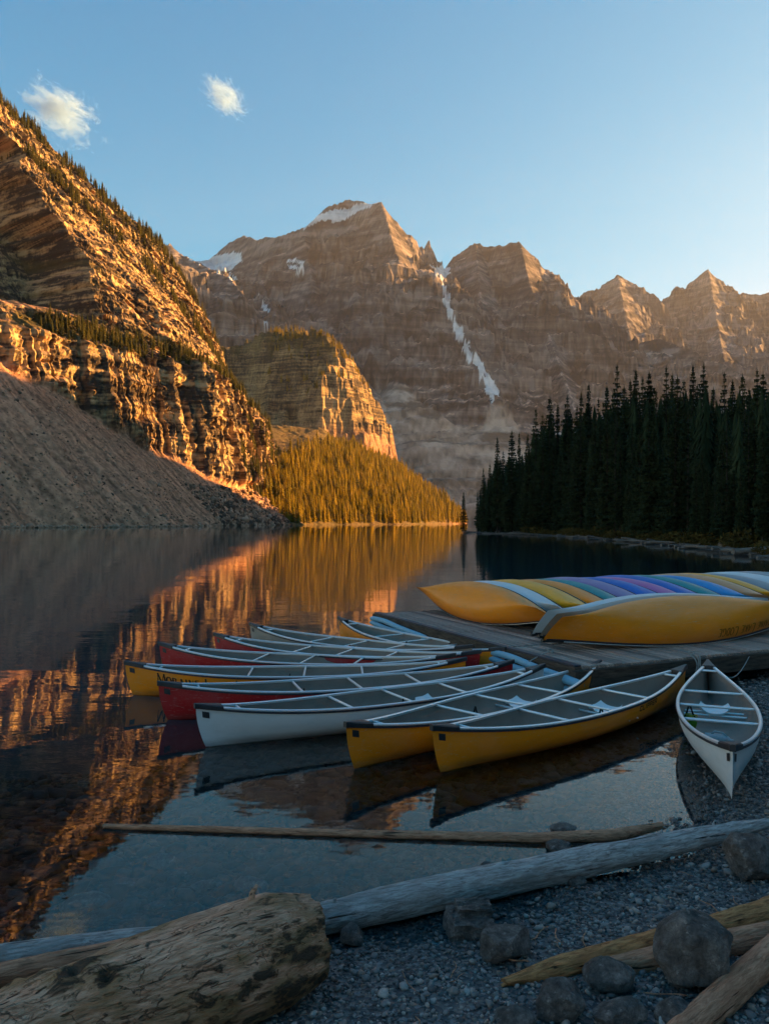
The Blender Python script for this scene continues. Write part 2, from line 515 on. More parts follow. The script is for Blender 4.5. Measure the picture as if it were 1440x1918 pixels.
far_mountain('mountain', 'hazy pointed peak, the smaller of two between the horned peak and right edge', (1000, 2000), (3200, 5100), 10.0, third_nets, [], 41.0, 0.4, 0.6, 0.28)
fourth_nets = [
    ([(1200, 640, 5300), (1240, 581, 5250), (1287, 534, 5200), (1325, 506, 5100), (1356, 545, 5120), (1386, 553, 5200), (1440, 550, 5200), (1560, 560, 5200), (1700, 590, 5200)], PEAK),
    ([(1325, 507, 5100), (1345, 620, 4650), (1360, 700, 4200)], SPUR),
    ([(1440, 552, 5200), (1470, 650, 4700)], SPUR),
]
far_mountain('mountain', 'hazy pointed peak nearest the right edge of the skyline', (1500, 3600), (3300, 5500), 10.0, fourth_nets, [], 57.0, 0.4, 0.6, 0.28)

# unseen ridge right of the lake, its crest shaped to shade the near shore
RIDGE_R = [(420, -900, 380), (560, -200, 420), (680, 350, 440), (760, 600, 430), (800, 735, 375), (825, 820, 345), (845, 868, 328)]
xs = np.arange(120, 1500, 16.0); ys = np.arange(-1300, 1650, 16.0)
X, Y = np.meshgrid(xs, ys, indexing='ij')
H = np.full(X.shape, -1e9)
for i in range(len(RIDGE_R) - 1):
    x0, y0, z0 = RIDGE_R[i]; x1, y1, z1 = RIDGE_R[i + 1]
    t = np.clip(((X - x0) * (x1 - x0) + (Y - y0) * (y1 - y0)) / ((x1 - x0) ** 2 + (y1 - y0) ** 2), 0, 1)
    H = np.maximum(H, z0 + t * (z1 - z0) - np.hypot(X - x0 - t * (x1 - x0), Y - y0 - t * (y1 - y0)) * (1.7 if i > 3 else 0.95))
H = np.maximum(H + 14 * fbm(X / 120, Y / 120, 3.0, 5), -6)
me = mesh_np('shade_hill', np.stack([X, Y, H], -1).reshape(-1, 3), grid_faces(len(xs), len(ys)))
attr(me, 'tone', np.full(X.size, 0.5))
setp(link('shade_hill', me, M_FAR, smooth=False), kind='structure')

# unseen peaks added beyond the right edge to shade the lower slopes
SHADE_RIDGE_F = [(2250, 2600, 1000), (2420, 2900, 1300), (2700, 3300, 1400), (3100, 4200, 1420), (3350, 4800, 1250)]
xs = np.arange(1300, 5200, 45.0); ys = np.arange(300, 6000, 45.0)
X, Y = np.meshgrid(xs, ys, indexing='ij')
H = np.full(X.shape, -1e9)
for i in range(len(SHADE_RIDGE_F) - 1):
    x0, y0, z0 = SHADE_RIDGE_F[i]; x1, y1, z1 = SHADE_RIDGE_F[i + 1]
    t = np.clip(((X - x0) * (x1 - x0) + (Y - y0) * (y1 - y0)) / ((x1 - x0) ** 2 + (y1 - y0) ** 2), 0, 1)
    H = np.maximum(H, z0 + t * (z1 - z0) - np.hypot(X - x0 - t * (x1 - x0), Y - y0 - t * (y1 - y0)) * 1.25)
H = np.maximum(H + 70 * ridged(X / 500, Y / 500, 3.0, 5), -8)
me = mesh_np('mountain', np.stack([X, Y, H], -1).reshape(-1, 3), grid_faces(len(xs), len(ys)))
attr(me, 'tone', np.full(X.size, 0.5))
setp(link('mountain', me, M_FAR, smooth=False), kind='structure')

# ------------------------------------------------------------------ the near left mountain: a wall given by its setback at every height
OX, OY = -208.0, 420.0
AX, AY = 0.57, 0.8216                     # along the wall
NX, NY = 0.8216, -0.57                    # out of the wall, towards the lake
def I(s, xs_, ys_): return np.interp(s, xs_, ys_)
def crest(s): return I(s, [-160, 0, 150, 250, 331, 385, 434, 508, 560, 640], [520, 462, 383, 335, 296, 240, 184, 112, 70, 30])
def wall_setback(s, z):
    C = crest(s)
    sw = s + 10 * fbm(s / 45, z / 60, 5.0, 3)
    Ht = I(sw, [-160, 0, 50, 110, 174, 300, 420, 640], [115, 100, 84, 54, 30, 24, 20, 8]) + 3 * fbm(s / 22, z / 60, 1.5, 4)
    zb = np.minimum(I(s, [-160, 200, 331, 434, 508, 640], [124, 120, 110, 84, 56, 14]), C - 12) + 8 * fbm(s / 60, 0.0, 8.8, 3)
    Dc = I(s, [-160, 0, 100, 174, 230, 300, 420, 640], [44, 38, 26, 16, 42, 87, 165, 250])
    tal = Dc - (Ht - np.minimum(z, Ht)) * 1.42
    c1 = np.clip(z - Ht, 0, np.maximum(zb - Ht, 1)) * I(s, [0, 330, 480, 640], [0.20, 0.26, 0.6, 1.5])
    bench = np.clip(z - zb, 0, 10) * 2.2
    Db = Dc + np.maximum(zb - Ht, 1) * I(s, [0, 330, 480, 640], [0.20, 0.26, 0.6, 1.5]) + 22
    up = np.clip((z - zb - 10) / np.maximum(C - zb - 10, 5), 0, 1.3)
    Dcr = I(s, [0, 400, 640], [270, 272, 330])
    upper = up * np.maximum(Dcr - Db, 20)
    D = tal + c1 + bench + upper
    on = sstep(0, 8, z - Ht)                                        # 0 on talus, 1 on rock
    # deep recess whose end face looks at the camera
    s0 = 122 + 14 * fbm(z / 40, 3.3, 0.0, 4) - 14 * sstep(215, 165, z) - 30 * sstep(300, 372, z)
    step = sstep(s0 + 5, s0 - 5, s) * sstep(140, 172, z) * sstep(398, 345, z)
    D = D + 72 * step + 7 * np.sin(step * 3.14) * fbm(z / 11, step * 2.5, 2.0, 4)
    # pillars, gullies, ledges
    amp = np.where(z < zb + 4, 1.0, 0.8)
    pil = ridged(s / 30 + 0.25 * fbm(s / 30, z / 40, 2.0, 2), z / 230, 4.0, 3, 0.5)
    D = D + on * amp * (-3.6 * (pil - 0.2))
    zd = z + 0.5 * s * sstep(4, 22, z - zb)                         # beds dip along the upper slope
    D = D + on * (8 * fbm(s / 75, z / 70, 6.0, 3) + 0.8 * fbm(s / 14, z / 40, 7.0, 3, 0.6))
    hi = 1 - sstep(2, 20, z - zb)
    low = 4.2 * blocks(s / 13, z / 110, 1.0) + 2.6 * blocks(s / 6.2, z / 75, 2.0) + 1.2 * blocks(s / 3.2, z / 38, 5.0) + 0.9 * blocks(s / 45, z / 5.2, 9.0) + 0.5 * blocks(s / 9, z / 3.4, 4.0)
    hig = 2.6 * blocks(s / 60, zd / 17, 6.0) + 1.5 * blocks(s / 24, zd / 8, 3.0) + 0.9 * blocks(s / 8, zd / 5.5, 8.0) + 1.0 * blocks(s / 7, zd / 40, 7.0)
    D = D + on * (low * hi + hig * (1 - hi))
    crk = sstep(0.82, 0.99, 1 - np.abs(fbm(s / 7.0, zd / 70, 31.0, 3, 0.6))) + 0.7 * sstep(0.86, 0.99, 1 - np.abs(fbm(s / 70, zd / 5.5, 37.0, 3, 0.6)))
    D = D + on * 1.3 * crk
    led = (z + 0.55 * s * sstep(6, 20, z - zb)) / 13 + 0.6 * fbm(s / 60, z / 60, 9.0, 3)
    fr = led - np.floor(led)
    D = D + on * 3.6 * (sstep(0.3, 0.9, fr) - fr)
    blk = z / 4.2 + 0.8 * fbm(s / 14, z / 20, 19.0, 2); fb = blk - np.floor(blk)
    D = D + on * 1.5 * (sstep(0.4, 0.9, fb) - fb) + on * 0.7 * fbm(s / 3.6, z / 7, 3.0, 3, 0.6)
    D = D + (1 - on) * (1.5 * fbm(s / 30, z / 60, 2.2, 3) + 0.5 * fbm(s / 4, z / 4, 1.2, 3) - 8 * sstep(40, 0, z) * fbm(s / 50, 0.0, 4.4, 2))
    return D, Ht, zb, on
ss = np.concatenate([np.arange(-150, 92, 1.4), np.arange(92, 142, 0.4), np.arange(142, 640, 1.4)])
nz_ = 300
S, T = np.meshgrid(ss, np.linspace(0, 1, nz_), indexing='ij')
Zc = crest(S) + 5 * fbm(S / 14, 0.0, 3.0, 4)
Z = -5 + (Zc + 5) * T
D, Ht, zb, on = wall_setback(S, Z)
Xw = OX + AX * S - NX * D; Yw = OY + AY * S - NY * D
P = np.stack([Xw, Yw, Z], -1)
back = P[:, -1:, :] + np.array([[[-NX * 60, -NY * 60, -45.0]]])
back2 = P[:, -1:, :] + np.array([[[-NX * 250, -NY * 250, -260.0]]])
P = np.concatenate([P, back, back2], 1)
me = mesh_np('mountain', P.reshape(-1, 3), grid_faces(P.shape[0], P.shape[1]))
ex = lambda a: np.concatenate([a, a[:, -1:], a[:, -1:]], 1)
veg = sstep(-4, 6, Z - zb) * sstep(34, 14, Z - zb) * sstep(-0.3, 0.35, fbm(S / 22, Z / 22, 12.0, 3) + 0.15)
veg = np.maximum(veg, 0.7 * sstep(45, 10, Zc - Z) * sstep(0.0, 0.4, fbm(S / 25, Z / 18, 15.0, 4) + 0.1))
veg = np.maximum(veg, 0.7 * sstep(0.3, 0.6, fbm(S / 30, (Z + 0.45 * S) / 16, 21.0, 3)) * sstep(150, 190, Z))
attr(me, 'scree', ex(1 - on)); attr(me, 'veg', ex(veg * on)); tn = rock_tone(P.reshape(-1, 3), 26, 7, 7, 0.8, 1.35)
ZD = ex(Z + 0.5 * S * sstep(4, 22, Z - zb)); SX = ex(S)
tn = tn - (0.26 * sstep(0.80, 0.99, 1 - np.abs(fbm(SX / 7.0, ZD / 70, 31.0, 3, 0.6))) + 0.20 * sstep(0.84, 0.99, 1 - np.abs(fbm(SX / 70, ZD / 5.5, 37.0, 3, 0.6)))).ravel() * ex(on).ravel()
sc_ = ex(fbm(S / 5, Z / 40, 3.0, 4, 0.65) * 0.30 + fbm(S / 2.2, Z / 2.2, 8.0, 3, 0.7) * 0.30).ravel()
attr(me, 'tone', np.clip(np.where(ex(on).ravel() > 0.5, tn, 0.5 + sc_), 0, 1))
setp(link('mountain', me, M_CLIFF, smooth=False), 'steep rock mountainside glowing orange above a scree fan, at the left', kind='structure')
def wall_point(s, z):
    s = np.asarray(s, float); z = np.asarray(z, float)
    d = wall_setback(s, z)[0]
    return np.stack([OX + AX * s - NX * d, OY + AY * s - NY * d, z], -1)

# ------------------------------------------------------------------ valley floor with the wooded slope and the bluff
BLUFF = [([(300, 720, 1340), (420, 668, 1290), (500, 642, 1255), (560, 630, 1225), (602, 640, 1202), (630, 660, 1205), (652, 690, 1230), (670, 726, 1255), (686, 768, 1285), (700, 810, 1315)], [(13, 28), (22, 52), (34, 73), (16, 78), (700, 30)])]
def valley_height(X, Y, fine=True):
    Xw = X + 16 * fbm(X / 60, Y / 60, 2.0, 4); Yw = Y + 16 * fbm(X / 60, Y / 60, 5.0, 4)
    F = 0.267 * (Y - 664 + 10 * fbm(X / 50, Y / 50, 9.0, 3)) - 0.174 * X - 0.33 * np.maximum(0, X + 85) - 0.25 * np.maximum(0, X - 20)
    F = F - 0.45 * np.maximum(0, Y - 1090) + 5 * fbm(X / 70, Y / 70, 1.0, 3)
    F = np.where(F > 0, F, np.maximum(F * 0.5, -6))
    B = net_height(Xw, Yw, BLUFF)
    rib = ridged(X / 30, Y / 30, 3.0, 4, 0.55)
    B = B + sstep(110, 150, B) * (7 * rib + 4 * fbm(X / 14, Y / 14, 4.0, 4) + 5 * blocks(X / 9, Y / 9, 3.0) + 2.5 * blocks(X / 4.5, Y / 4.5, 6.0))
    B = terraces(B, 17, X, Y, 0.6)
    return np.maximum(F, B) + 1.2 * fbm(X / 9, Y / 9, 7.0, 3), B > F
xs = np.arange(-420, 260, 2.6); ys = np.arange(575, 1480, 2.6)
X, Y = np.meshgrid(xs, ys, indexing='ij')
H, isB = valley_height(X, Y)
me = mesh_np('valley_slope', np.stack([X, Y, H], -1).reshape(-1, 3), grid_faces(len(xs), len(ys)))
vg = np.where(isB, 0.6 * sstep(262, 285, H + 30 * fbm(X / 14, Y / 14, 3.0, 3)), sstep(1250, 1100, Y) * sstep(120, 40, X) * 0.8)
attr(me, 'veg', vg); attr(me, 'scree', np.where(isB, sstep(150, 120, H), 1 - vg)); attr(me, 'tone', np.clip(rock_tone(np.stack([X, Y, H], -1).reshape(-1, 3), 26, 8, 14, 0.25, 0.5, 0.0) - 0.16, 0, 1))
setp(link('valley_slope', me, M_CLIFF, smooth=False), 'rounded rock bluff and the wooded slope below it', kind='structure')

# loose stones on the scree fan, the rubble at its foot and the bleached line along the water
rg = np.random.RandomState(77)
def wall_stones(name, label, n, sr, zfun, size, tint, mat):
    s_ = rg.uniform(sr[0], sr[1], n); z_ = zfun(s_, n)
    D_, Ht_, zb_, on_ = wall_setback(s_, z_)
    ok = (on_ < 0.4) & (z_ > -0.5)
    s_, z_ = s_[ok], z_[ok]; P_ = wall_point(s_, z_)
    V0 = np.array([(1, 0, 0), (-1, 0, 0), (0, 1, 0), (0, -1, 0), (0, 0, 1), (0, 0, -1)], float) ; F0 = np.array([(0, 2, 4), (2, 1, 4), (1, 3, 4), (3, 0, 4), (2, 0, 5), (1, 2, 5), (3, 1, 5), (0, 3, 5)])
    k = len(s_); sz = np.clip(rg.lognormal(math.log(size), 0.55, k), 0.2, size * 5)
    Q = rg.normal(size=(k, 3, 3)); Q, _ = np.linalg.qr(Q)
    V = np.einsum('nij,kj->nki', Q, V0) * (sz[:, None, None] * rg.uniform(0.6, 1.2, (k, 6, 1))) + P_[:, None, :]
    me = mesh_np(name, V.reshape(-1, 3), (F0[None] + (np.arange(k) * 6)[:, None, None]).reshape(-1, 3))
    attr(me, 'tone', np.repeat(np.clip(rg.normal(tint, 0.22, k), 0, 1), 6)); attr(me, 'scree', np.zeros(k * 6)); attr(me, 'veg', np.zeros(k * 6))
    setp(link(name, me, mat), label, kind='stuff')
M_STONE = rock_material('loose_scree_stone', [(0.07, 0.046, 0.032), (0.22, 0.135, 0.083), (0.33, 0.205, 0.13), (0.44, 0.31, 0.215)], (0.22, 0.15, 0.10), 0.8, 0.3)
wall_stones('scree_stones', 'loose stones scattered over the scree fan at the left', 7000, (-60, 215), lambda s_, n: 100 * rg.uniform(0, 1, n) ** 1.5, 0.36, 0.5, M_STONE)
wall_stones('rubble', 'dark broken rubble along the foot of the left cliffs', 3500, (120, 330), lambda s_, n: 28 * rg.uniform(0, 1, n) ** 1.2, 0.95, 0.35, M_STONE)
wall_stones('shoreline_stones', 'pale stones and sticks along the far waterline', 2600, (-80, 330), lambda s_, n: 0.2 + np.abs(rg.normal(0, 0.35, n)), 0.36, 0.85, M_STONE)
# ------------------------------------------------------------------ ground, lake bed and lake
SHORE = [(-60, -8), (-6, 2.6), (-1.5, 3.75), (-0.3, 4.29), (0.37, 4.45), (0.93, 4.82), (1.67, 5.26), (2.24, 5.69), (2.6, 6.19), (3.0, 7.07), (3.45, 8.25), (4.9, 10.8),
         (8, 14.5), (14, 22), (21, 36), (25.8, 52), (29.0, 74), (30.2, 102), (28, 145), (24, 165), (17.5, 175), (15.5, 178), (17, 182), (40, 205), (120, 290), (300, 400), (900, 560)]
LANDPOLY = SHORE + [(9000, 560), (9000, -9000), (-9000, -9000), (-9000, -8)]
def ground_height(x, y):
    x = np.asarray(x, float); y = np.asarray(y, float)
    d = seg_dist(x, y, SHORE)
    d = d + 0.16 * fbm(x / 0.9, y / 0.9, 3.0, 3) * np.clip(d / 0.5, 0, 1)
    land = in_poly(x, y, LANDPOLY)
    up = 0.085 * np.minimum(d, 6) + 0.03 * np.clip(d - 6, 0, 200)
    dn = -(0.095 * np.minimum(d, 4) + 0.16 * np.clip(d - 4, 0, 40) + 0.0 * d)
    return np.where(land, up, np.maximum(dn, -7.5)) + 0.012 * fbm(x / 0.5, y / 0.5, 1.0, 2)

def spread(a, b, near, k):
    """coordinates that are fine between near[0] and near[1] and grow outside"""
    c = list(np.arange(near[0], near[1], k)); st = k; q = near[1]
    while q < b: c.append(q); st *= 1.12; q += st
    c.append(b); st = k; q = near[0]
    while q > a:
        st *= 1.12; q -= st; c.insert(0, max(q, a))
    return np.array(sorted(set(c)))
gx = spread(-12000, 12000, (-4, 6.5), 0.09); gy = spread(-9000, 12000, (2.6, 11), 0.09)
X, Y = np.meshgrid(gx, gy, indexing='ij')
H = ground_height(X, Y)
m = NT('lake_shore_gravel')
pos = m.coord()
c1 = m.vor(pos, 42, 'F1', 'Color'); dd = m.vor(pos, 42, 'F1', 'Distance')
sv = m.n('ShaderNodeSeparateXYZ'); m.l(c1, sv.inputs[0])
peb = m.ramp(sv.outputs[0], [(0.0, (0.035, 0.033, 0.034)), (0.4, (0.085, 0.083, 0.085)), (0.7, (0.13, 0.115, 0.105)), (1.0, (0.19, 0.18, 0.18))])
szp = m.n('ShaderNodeSeparateXYZ'); m.l(pos, szp.inputs[0])
silt = m.mix(m.noise(pos, 0.5, 4), (0.016, 0.070, 0.080), (0.026, 0.095, 0.105))
col = m.mix(m.mr(szp.outputs[2], -0.01, -0.12, 0, 0.75), peb, (0.012, 0.013, 0.012))
col = m.mix(m.mr(szp.outputs[2], -0.55, -2.6), col, silt)
duff = m.mix(m.noise(pos, 0.6, 4), (0.03, 0.022, 0.014), (0.075, 0.055, 0.03))
col = m.mix(m.mr(szp.outputs[2], 0.75, 1.2), col, duff)
m.bsdf(col, 0.85, 0.25, normal=m.bump(dd, 0.7, 0.015))
me = mesh_np('ground', np.stack([X, Y, H], -1).reshape(-1, 3), grid_faces(len(gx), len(gy)))
setp(link('ground', me, m.mat, smooth=True), 'dark gravel shore and lake bed', kind='structure')

wm = NT('clear_lake_water')
p1 = wm.coord((0.7, 1.3, 1))
w1 = wm.noise(p1, 2.6, 3, 0.5)
w2 = wm.noise(wm.coord((0.5, 1.0, 1)), 0.45, 2, 0.5)
calm = wm.mr(wm.noise(wm.coord((0.4, 1, 1)), 0.05, 2), 0.4, 0.65, 0.35, 1.0)
nrm = wm.bump(wm.math('ADD', wm.math('MULTIPLY', w1, calm), wm.math('MULTIPLY', w2, 2.2)), 1.0, 0.0046)
fr = wm.n('ShaderNodeFresnel'); fr.inputs['IOR'].default_value = 1.333; wm.l(nrm, fr.inputs['Normal'])
gl = wm.n('ShaderNodeBsdfGlossy'); gl.inputs['Roughness'].default_value = 0.0; gl.inputs['Color'].default_value = (1, 1, 1, 1); wm.l(nrm, gl.inputs['Normal'])
tr = wm.n('ShaderNodeBsdfTransparent'); tr.inputs['Color'].default_value = (0.72, 0.85, 0.89, 1)
mx = wm.n('ShaderNodeMixShader'); wm.l(fr.outputs[0], mx.inputs[0]); wm.l(tr.outputs[0], mx.inputs[1]); wm.l(gl.outputs[0], mx.inputs[2])
wm.l(mx.outputs[0], wm.out.inputs[0])
me = mesh_np('lake', np.array([(-2500, -40, 0), (2500, -40, 0), (2500, 1400, 0), (-2500, 1400, 0)]), np.array([[0, 1, 2, 3]]))
setp(link('lake', me, wm.mat), 'still dark lake mirroring the mountains', kind='structure')

# ------------------------------------------------------------------ pebbles
def ico_mesh(sub):
    bm = bmesh.new(); bmesh.ops.create_icosphere(bm, subdivisions=sub, radius=1.0)
    V = np.array([v.co[:] for v in bm.verts]); F = np.array([[v.index for v in f.verts] for f in bm.faces]); bm.free()
    return V, F
ICO1, ICO2, ICO3, ICO4 = ico_mesh(1), ico_mesh(2), ico_mesh(3), ico_mesh(4)

def rot_batch(n, rng, tilt):
    """random spins about z and small tilts"""
    a = rng.uniform(0, 2 * np.pi, n); b = rng.normal(0, tilt, n); c = rng.normal(0, tilt, n)
    ca, sa, cb, sb, cc, sc = np.cos(a), np.sin(a), np.cos(b), np.sin(b), np.cos(c), np.sin(c)
    R = np.zeros((n, 3, 3))
    R[:, 0, 0] = ca * cb; R[:, 0, 1] = ca * sb * sc - sa * cc; R[:, 0, 2] = ca * sb * cc + sa * sc
    R[:, 1, 0] = sa * cb; R[:, 1, 1] = sa * sb * sc + ca * cc; R[:, 1, 2] = sa * sb * cc - ca * sc
    R[:, 2, 0] = -sb; R[:, 2, 1] = cb * sc; R[:, 2, 2] = cb * cc
    return R

def pebble_mesh(name, P, size, rng, base, tilt=0.35, flat=(0.45, 0.75)):
    V0, F0 = base; n = len(P); k = len(V0)
    R = rot_batch(n, rng, tilt)
    sc = np.stack([size * rng.uniform(0.9, 1.35, n), size * rng.uniform(0.7, 1.0, n), size * rng.uniform(*flat, n)], 1)
    jit = 1 + 0.16 * rng.normal(size=(n, k, 1))
    L = V0[None] * sc[:, None, :] * jit
    V = np.einsum('nij,nkj->nki', R, L) + P[:, None, :]
    F = (F0[None] + (np.arange(n) * k)[:, None, None]).reshape(-1, 3)
    me = mesh_np(name, V.reshape(-1, 3), F)
    attr(me, 'tint', np.repeat(rng.uniform(0, 1, n), k))
    me.polygons.foreach_set('use_smooth', np.ones(len(F), bool))
    return me

def pebble_mat(name, wet):
    m = NT(name)
    t = m.attr('tint')
    col = m.ramp(t, [(0.0, (0.05, 0.046, 0.046)), (0.3, (0.13, 0.122, 0.12)), (0.5, (0.21, 0.195, 0.185)), (0.64, (0.24, 0.165, 0.125)), (0.8, (0.31, 0.295, 0.28)), (0.9, (0.34, 0.25, 0.20)), (1.0, (0.42, 0.39, 0.36))])
    pos = m.coord(); sp = m.n('ShaderNodeSeparateXYZ'); m.l(pos, sp.inputs[0])
    dry = m.mr(m.math('ADD', sp.outputs[2], m.mr(m.noise(pos, 3.0, 3), 0.3, 0.7, -0.025, 0.025)), 0.012, 0.05)      # pebbles reached by the water are soaked and dark
    col = m.mix(dry, m.mix(0.62, col, (0.012, 0.010, 0.009)), col)
    rg = m.mr(dry, 0, 1, 0.25, 0.75)
    g = m.noise(pos, 160, 2, 0.6)
    col = m.mix(m.mr(g, 0.4, 0.7, 0, 0.35), col, (0.06, 0.058, 0.06))
    return m.bsdf(col, rg, 0.4)
M_PEB = pebble_mat('shore_pebbles', True)
rng = np.random.RandomState(11)
def sample_region(n, xr, yr, keep):
    x = rng.uniform(*xr, n); y = rng.uniform(*yr, n)
    ok = keep(x, y) & (np.abs(x) < 0.53 * y + 0.35)
    return x[ok], y[ok]
x, y = sample_region(105000, (-2.2, 6.5), (3.1, 12.5), lambda x, y: (ground_height(x, y) > -0.05) & (rng.uniform(size=x.shape) < np.clip(1.25 - (y - 3.2) * 0.085, 0.3, 1)))
sz = np.clip(rng.lognormal(math.log(0.0112), 0.34, len(x)), 0.006, 0.032) * np.clip(0.9 + (y - 4) * 0.07, 0.9, 1.5)
z = ground_height(x, y) + rng.uniform(-0.2, 0.75, len(x)) * sz
P = np.stack([x, y, z], 1)
me = pebble_mesh('gravel', P, sz, rng, ICO1)
setp(link('gravel', me, M_PEB), 'grey and brown pebbles covering the near shore', kind='stuff')
x, y = sample_region(1500, (-2.2, 6.5), (3.1, 12.5), lambda x, y: ground_height(x, y) > -0.05)
sz = np.clip(rng.lognormal(math.log(0.021), 0.35, len(x)), 0.016, 0.06)
me = pebble_mesh('larger_pebbles', np.stack([x, y, ground_height(x, y) + 0.35 * sz], 1), sz, rng, ICO2, 0.3, (0.4, 0.7))
setp(link('larger_pebbles', me, M_PEB), 'larger stones lying among the pebbles of the near shore', kind='stuff')
x, y = sample_region(26000, (-6, 5.5), (3.2, 11), lambda x, y: (ground_height(x, y) < -0.02) & (ground_height(x, y) > -0.75))
sz = np.clip(rng.lognormal(math.log(0.030), 0.62, len(x)), 0.012, 0.16)
gh = ground_height(x, y); ok = sz * 1.1 < -gh; x, y, sz, gh = x[ok], y[ok], sz[ok], gh[ok]
z = gh + 0.1 * sz
me = pebble_mesh('submerged_cobbles', np.stack([x, y, z], 1), sz, rng, ICO1, 0.2, (0.3, 0.55))
mw2 = NT('submerged_stone')
tt = mw2.attr('tint')
mw2.bsdf(mw2.mix(mw2.mr(mw2.noise(mw2.coord(), 30, 3), 0.35, 0.65, 0, 0.5), mw2.ramp(tt, [(0, (0.010, 0.012, 0.012)), (0.5, (0.035, 0.040, 0.040)), (0.85, (0.085, 0.08, 0.072)), (1, (0.15, 0.125, 0.10))]), (0.015, 0.016, 0.015)), 0.7, 0.2)
setp(link('submerged_cobbles', me, mw2.mat), 'cobbles lying on the shallow lake bed', kind='stuff')

# ------------------------------------------------------------------ boulders
def boulder(name, label, c, size, seed, rotz=0.0, facets=14, rough=0.13, mat=None, base=ICO4, group=None, cat='rock', cut=(0.55, 0.88)):
    """a stone cut by random planes, then worn"""
    rg = np.random.RandomState(seed)
    V = base[0].copy()
    for k in range(facets):
        nrm_ = rg.normal(size=3); nrm_ /= np.linalg.norm(nrm_)
        dpl = rg.uniform(*cut)
        ex_ = np.maximum(V @ nrm_ - dpl, 0)
        V = V - ex_[:, None] * nrm_ * 0.97
    V = V * (1 + rough * fbm(V[:, 0] * 1.4 + seed, V[:, 1] * 1.4, V[:, 2] * 1.4, 5, 0.55))[:, None]
    V = V + 0.03 * fbm(V[:, 0] * 6 + seed, V[:, 1] * 6, V[:, 2] * 6, 4, 0.6)[:, None] * V
    V = V * (np.array(size) / 2)
    me = mesh_np(name, V, base[1])
    o = link(name, me, mat or M_ROCK, smooth=False)
    o.location = c; o.rotation_euler = (0, 0, rotz)
    setp(o, label, cat, group)
    return o

def stone_mat(name, a, b, c, scale=9.0):
    m = NT(name)
    pos = m.coord(obj=True)
    n1 = m.noise(pos, scale, 6, 0.65); n2 = m.noise(pos, scale * 6, 6, 0.75)
    col = m.ramp(n1, [(0.3, a), (0.5, b), (0.68, c)])
    col = m.mix(m.mr(n2, 0.42, 0.62, 0, 0.55), col, a)
    lich = m.noise(pos, scale * 2.2, 5, 0.7)
    col = m.mix(m.mr(lich, 0.60, 0.68, 0, 0.55), col, tuple(q * 1.5 for q in c))
    vn = m.vor(pos, scale * 1.3, 'DISTANCE_TO_EDGE', 'Distance')
    col = m.mix(m.mr(vn, 0.0, 0.02, 0.35, 0), col, (0.02, 0.018, 0.017))
    return m.bsdf(col, 0.8, 0.25, normal=m.bump(m.math('ADD', n2, m.math('MULTIPLY', n1, 0.7)), 1.0, 0.05))
M_ROCK = stone_mat('weathered_grey_stone', (0.065, 0.056, 0.052), (0.22, 0.19, 0.175), (0.41, 0.36, 0.33), 13.0)
M_ROCKB = stone_mat('brown_stone', (0.065, 0.055, 0.050), (0.22, 0.183, 0.165), (0.40, 0.345, 0.31), 9.0)

def ground_rock(name, label, px0, px1, py0, py1, seed, sink=0.25, depth=1.0, z=None, **kw):
    """a stone whose outline fills the given photo box; it stands on the ground where its foot is"""
    pxc = (px0 + px1) / 2
    zz = 0.0
    for _ in range(6):
        p = onz(pxc, py1 - 0.10 * (py1 - py0), zz); zz = float(ground_height(p[0], p[1])) if z is None else z
    Yc = p[1]
    w = (px1 - px0) / FOC * Yc; h = (py1 - py0) / FOC * Yc * 0.93
    full = h * (1 + sink)
    return boulder(name, label, (p[0], Yc + w * depth * 0.32, zz + full / 2 - h * sink), (w * 1.08, w * depth, full * 1.05), seed, **kw)

ground_rock('boulder', 'large rounded boulder leaning on the pale log at lower right', 1250, 1388, 1742, 1880, 5, 0.12, 0.95, facets=16, cut=(0.70, 0.92), mat=M_ROCKB)
ground_rock('boulder', 'angular brown boulder beside the pointed tip of the split log', 898, 1000, 1740, 1818, 21, 0.2, 0.9, facets=10, cut=(0.5, 0.85))
ground_rock('boulder', 'smooth low boulder left of the large rounded one', 1102, 1196, 1812, 1870, 9, 0.2, 0.8, facets=12, mat=M_ROCKB)
ground_rock('boulder', 'angular boulder at the bottom edge, below the split log', 1000, 1096, 1856, 1925, 33, 0.2, 0.9, facets=9, cut=(0.5, 0.85))
ground_rock('boulder', 'big boulder on gravel by the right edge, above the driftwood', 1366, 1470, 1578, 1664, 14, 0.15, 0.9, facets=14, mat=M_ROCKB)
ground_rock('rock', 'flat low rock at the bottom edge, left of the bare diagonal log', 1106, 1215, 1892, 1940, 41, 0.2, 0.8, facets=8)
ground_rock('rock', 'rock half hidden under the bare diagonal log', 1236, 1308, 1880, 1935, 43, 0.2, 0.8, facets=7)
ground_rock('rock', 'small rock at the broken end of the thick log', 638, 682, 1738, 1778, 47, 0.25, 0.9, facets=7)
ground_rock('rock', 'low stone at the bottom edge, left of the angular boulder', 930, 1004, 1901, 1935, 49, 0.2, 0.8, facets=7)
ground_rock('rock', 'dark wet rock behind the thin floating log', 1034, 1084, 1546, 1563, 51, 0.5, 0.8, facets=6, z=-0.01)
ground_rock('rock', 'flat wet rock between the thin log and the long grey log', 1018, 1078, 1582, 1602, 53, 0.5, 0.8, facets=8, z=-0.01)
ground_rock('rock', 'pale rock in the shallows below the long grey log', 1056, 1100, 1641, 1666, 57, 0.4, 0.9, facets=7, z=-0.01)
ground_rock('rock', 'small dark rock just behind the long grey log', 896, 922, 1618, 1632, 59, 0.5, 0.8, facets=6, z=-0.01)
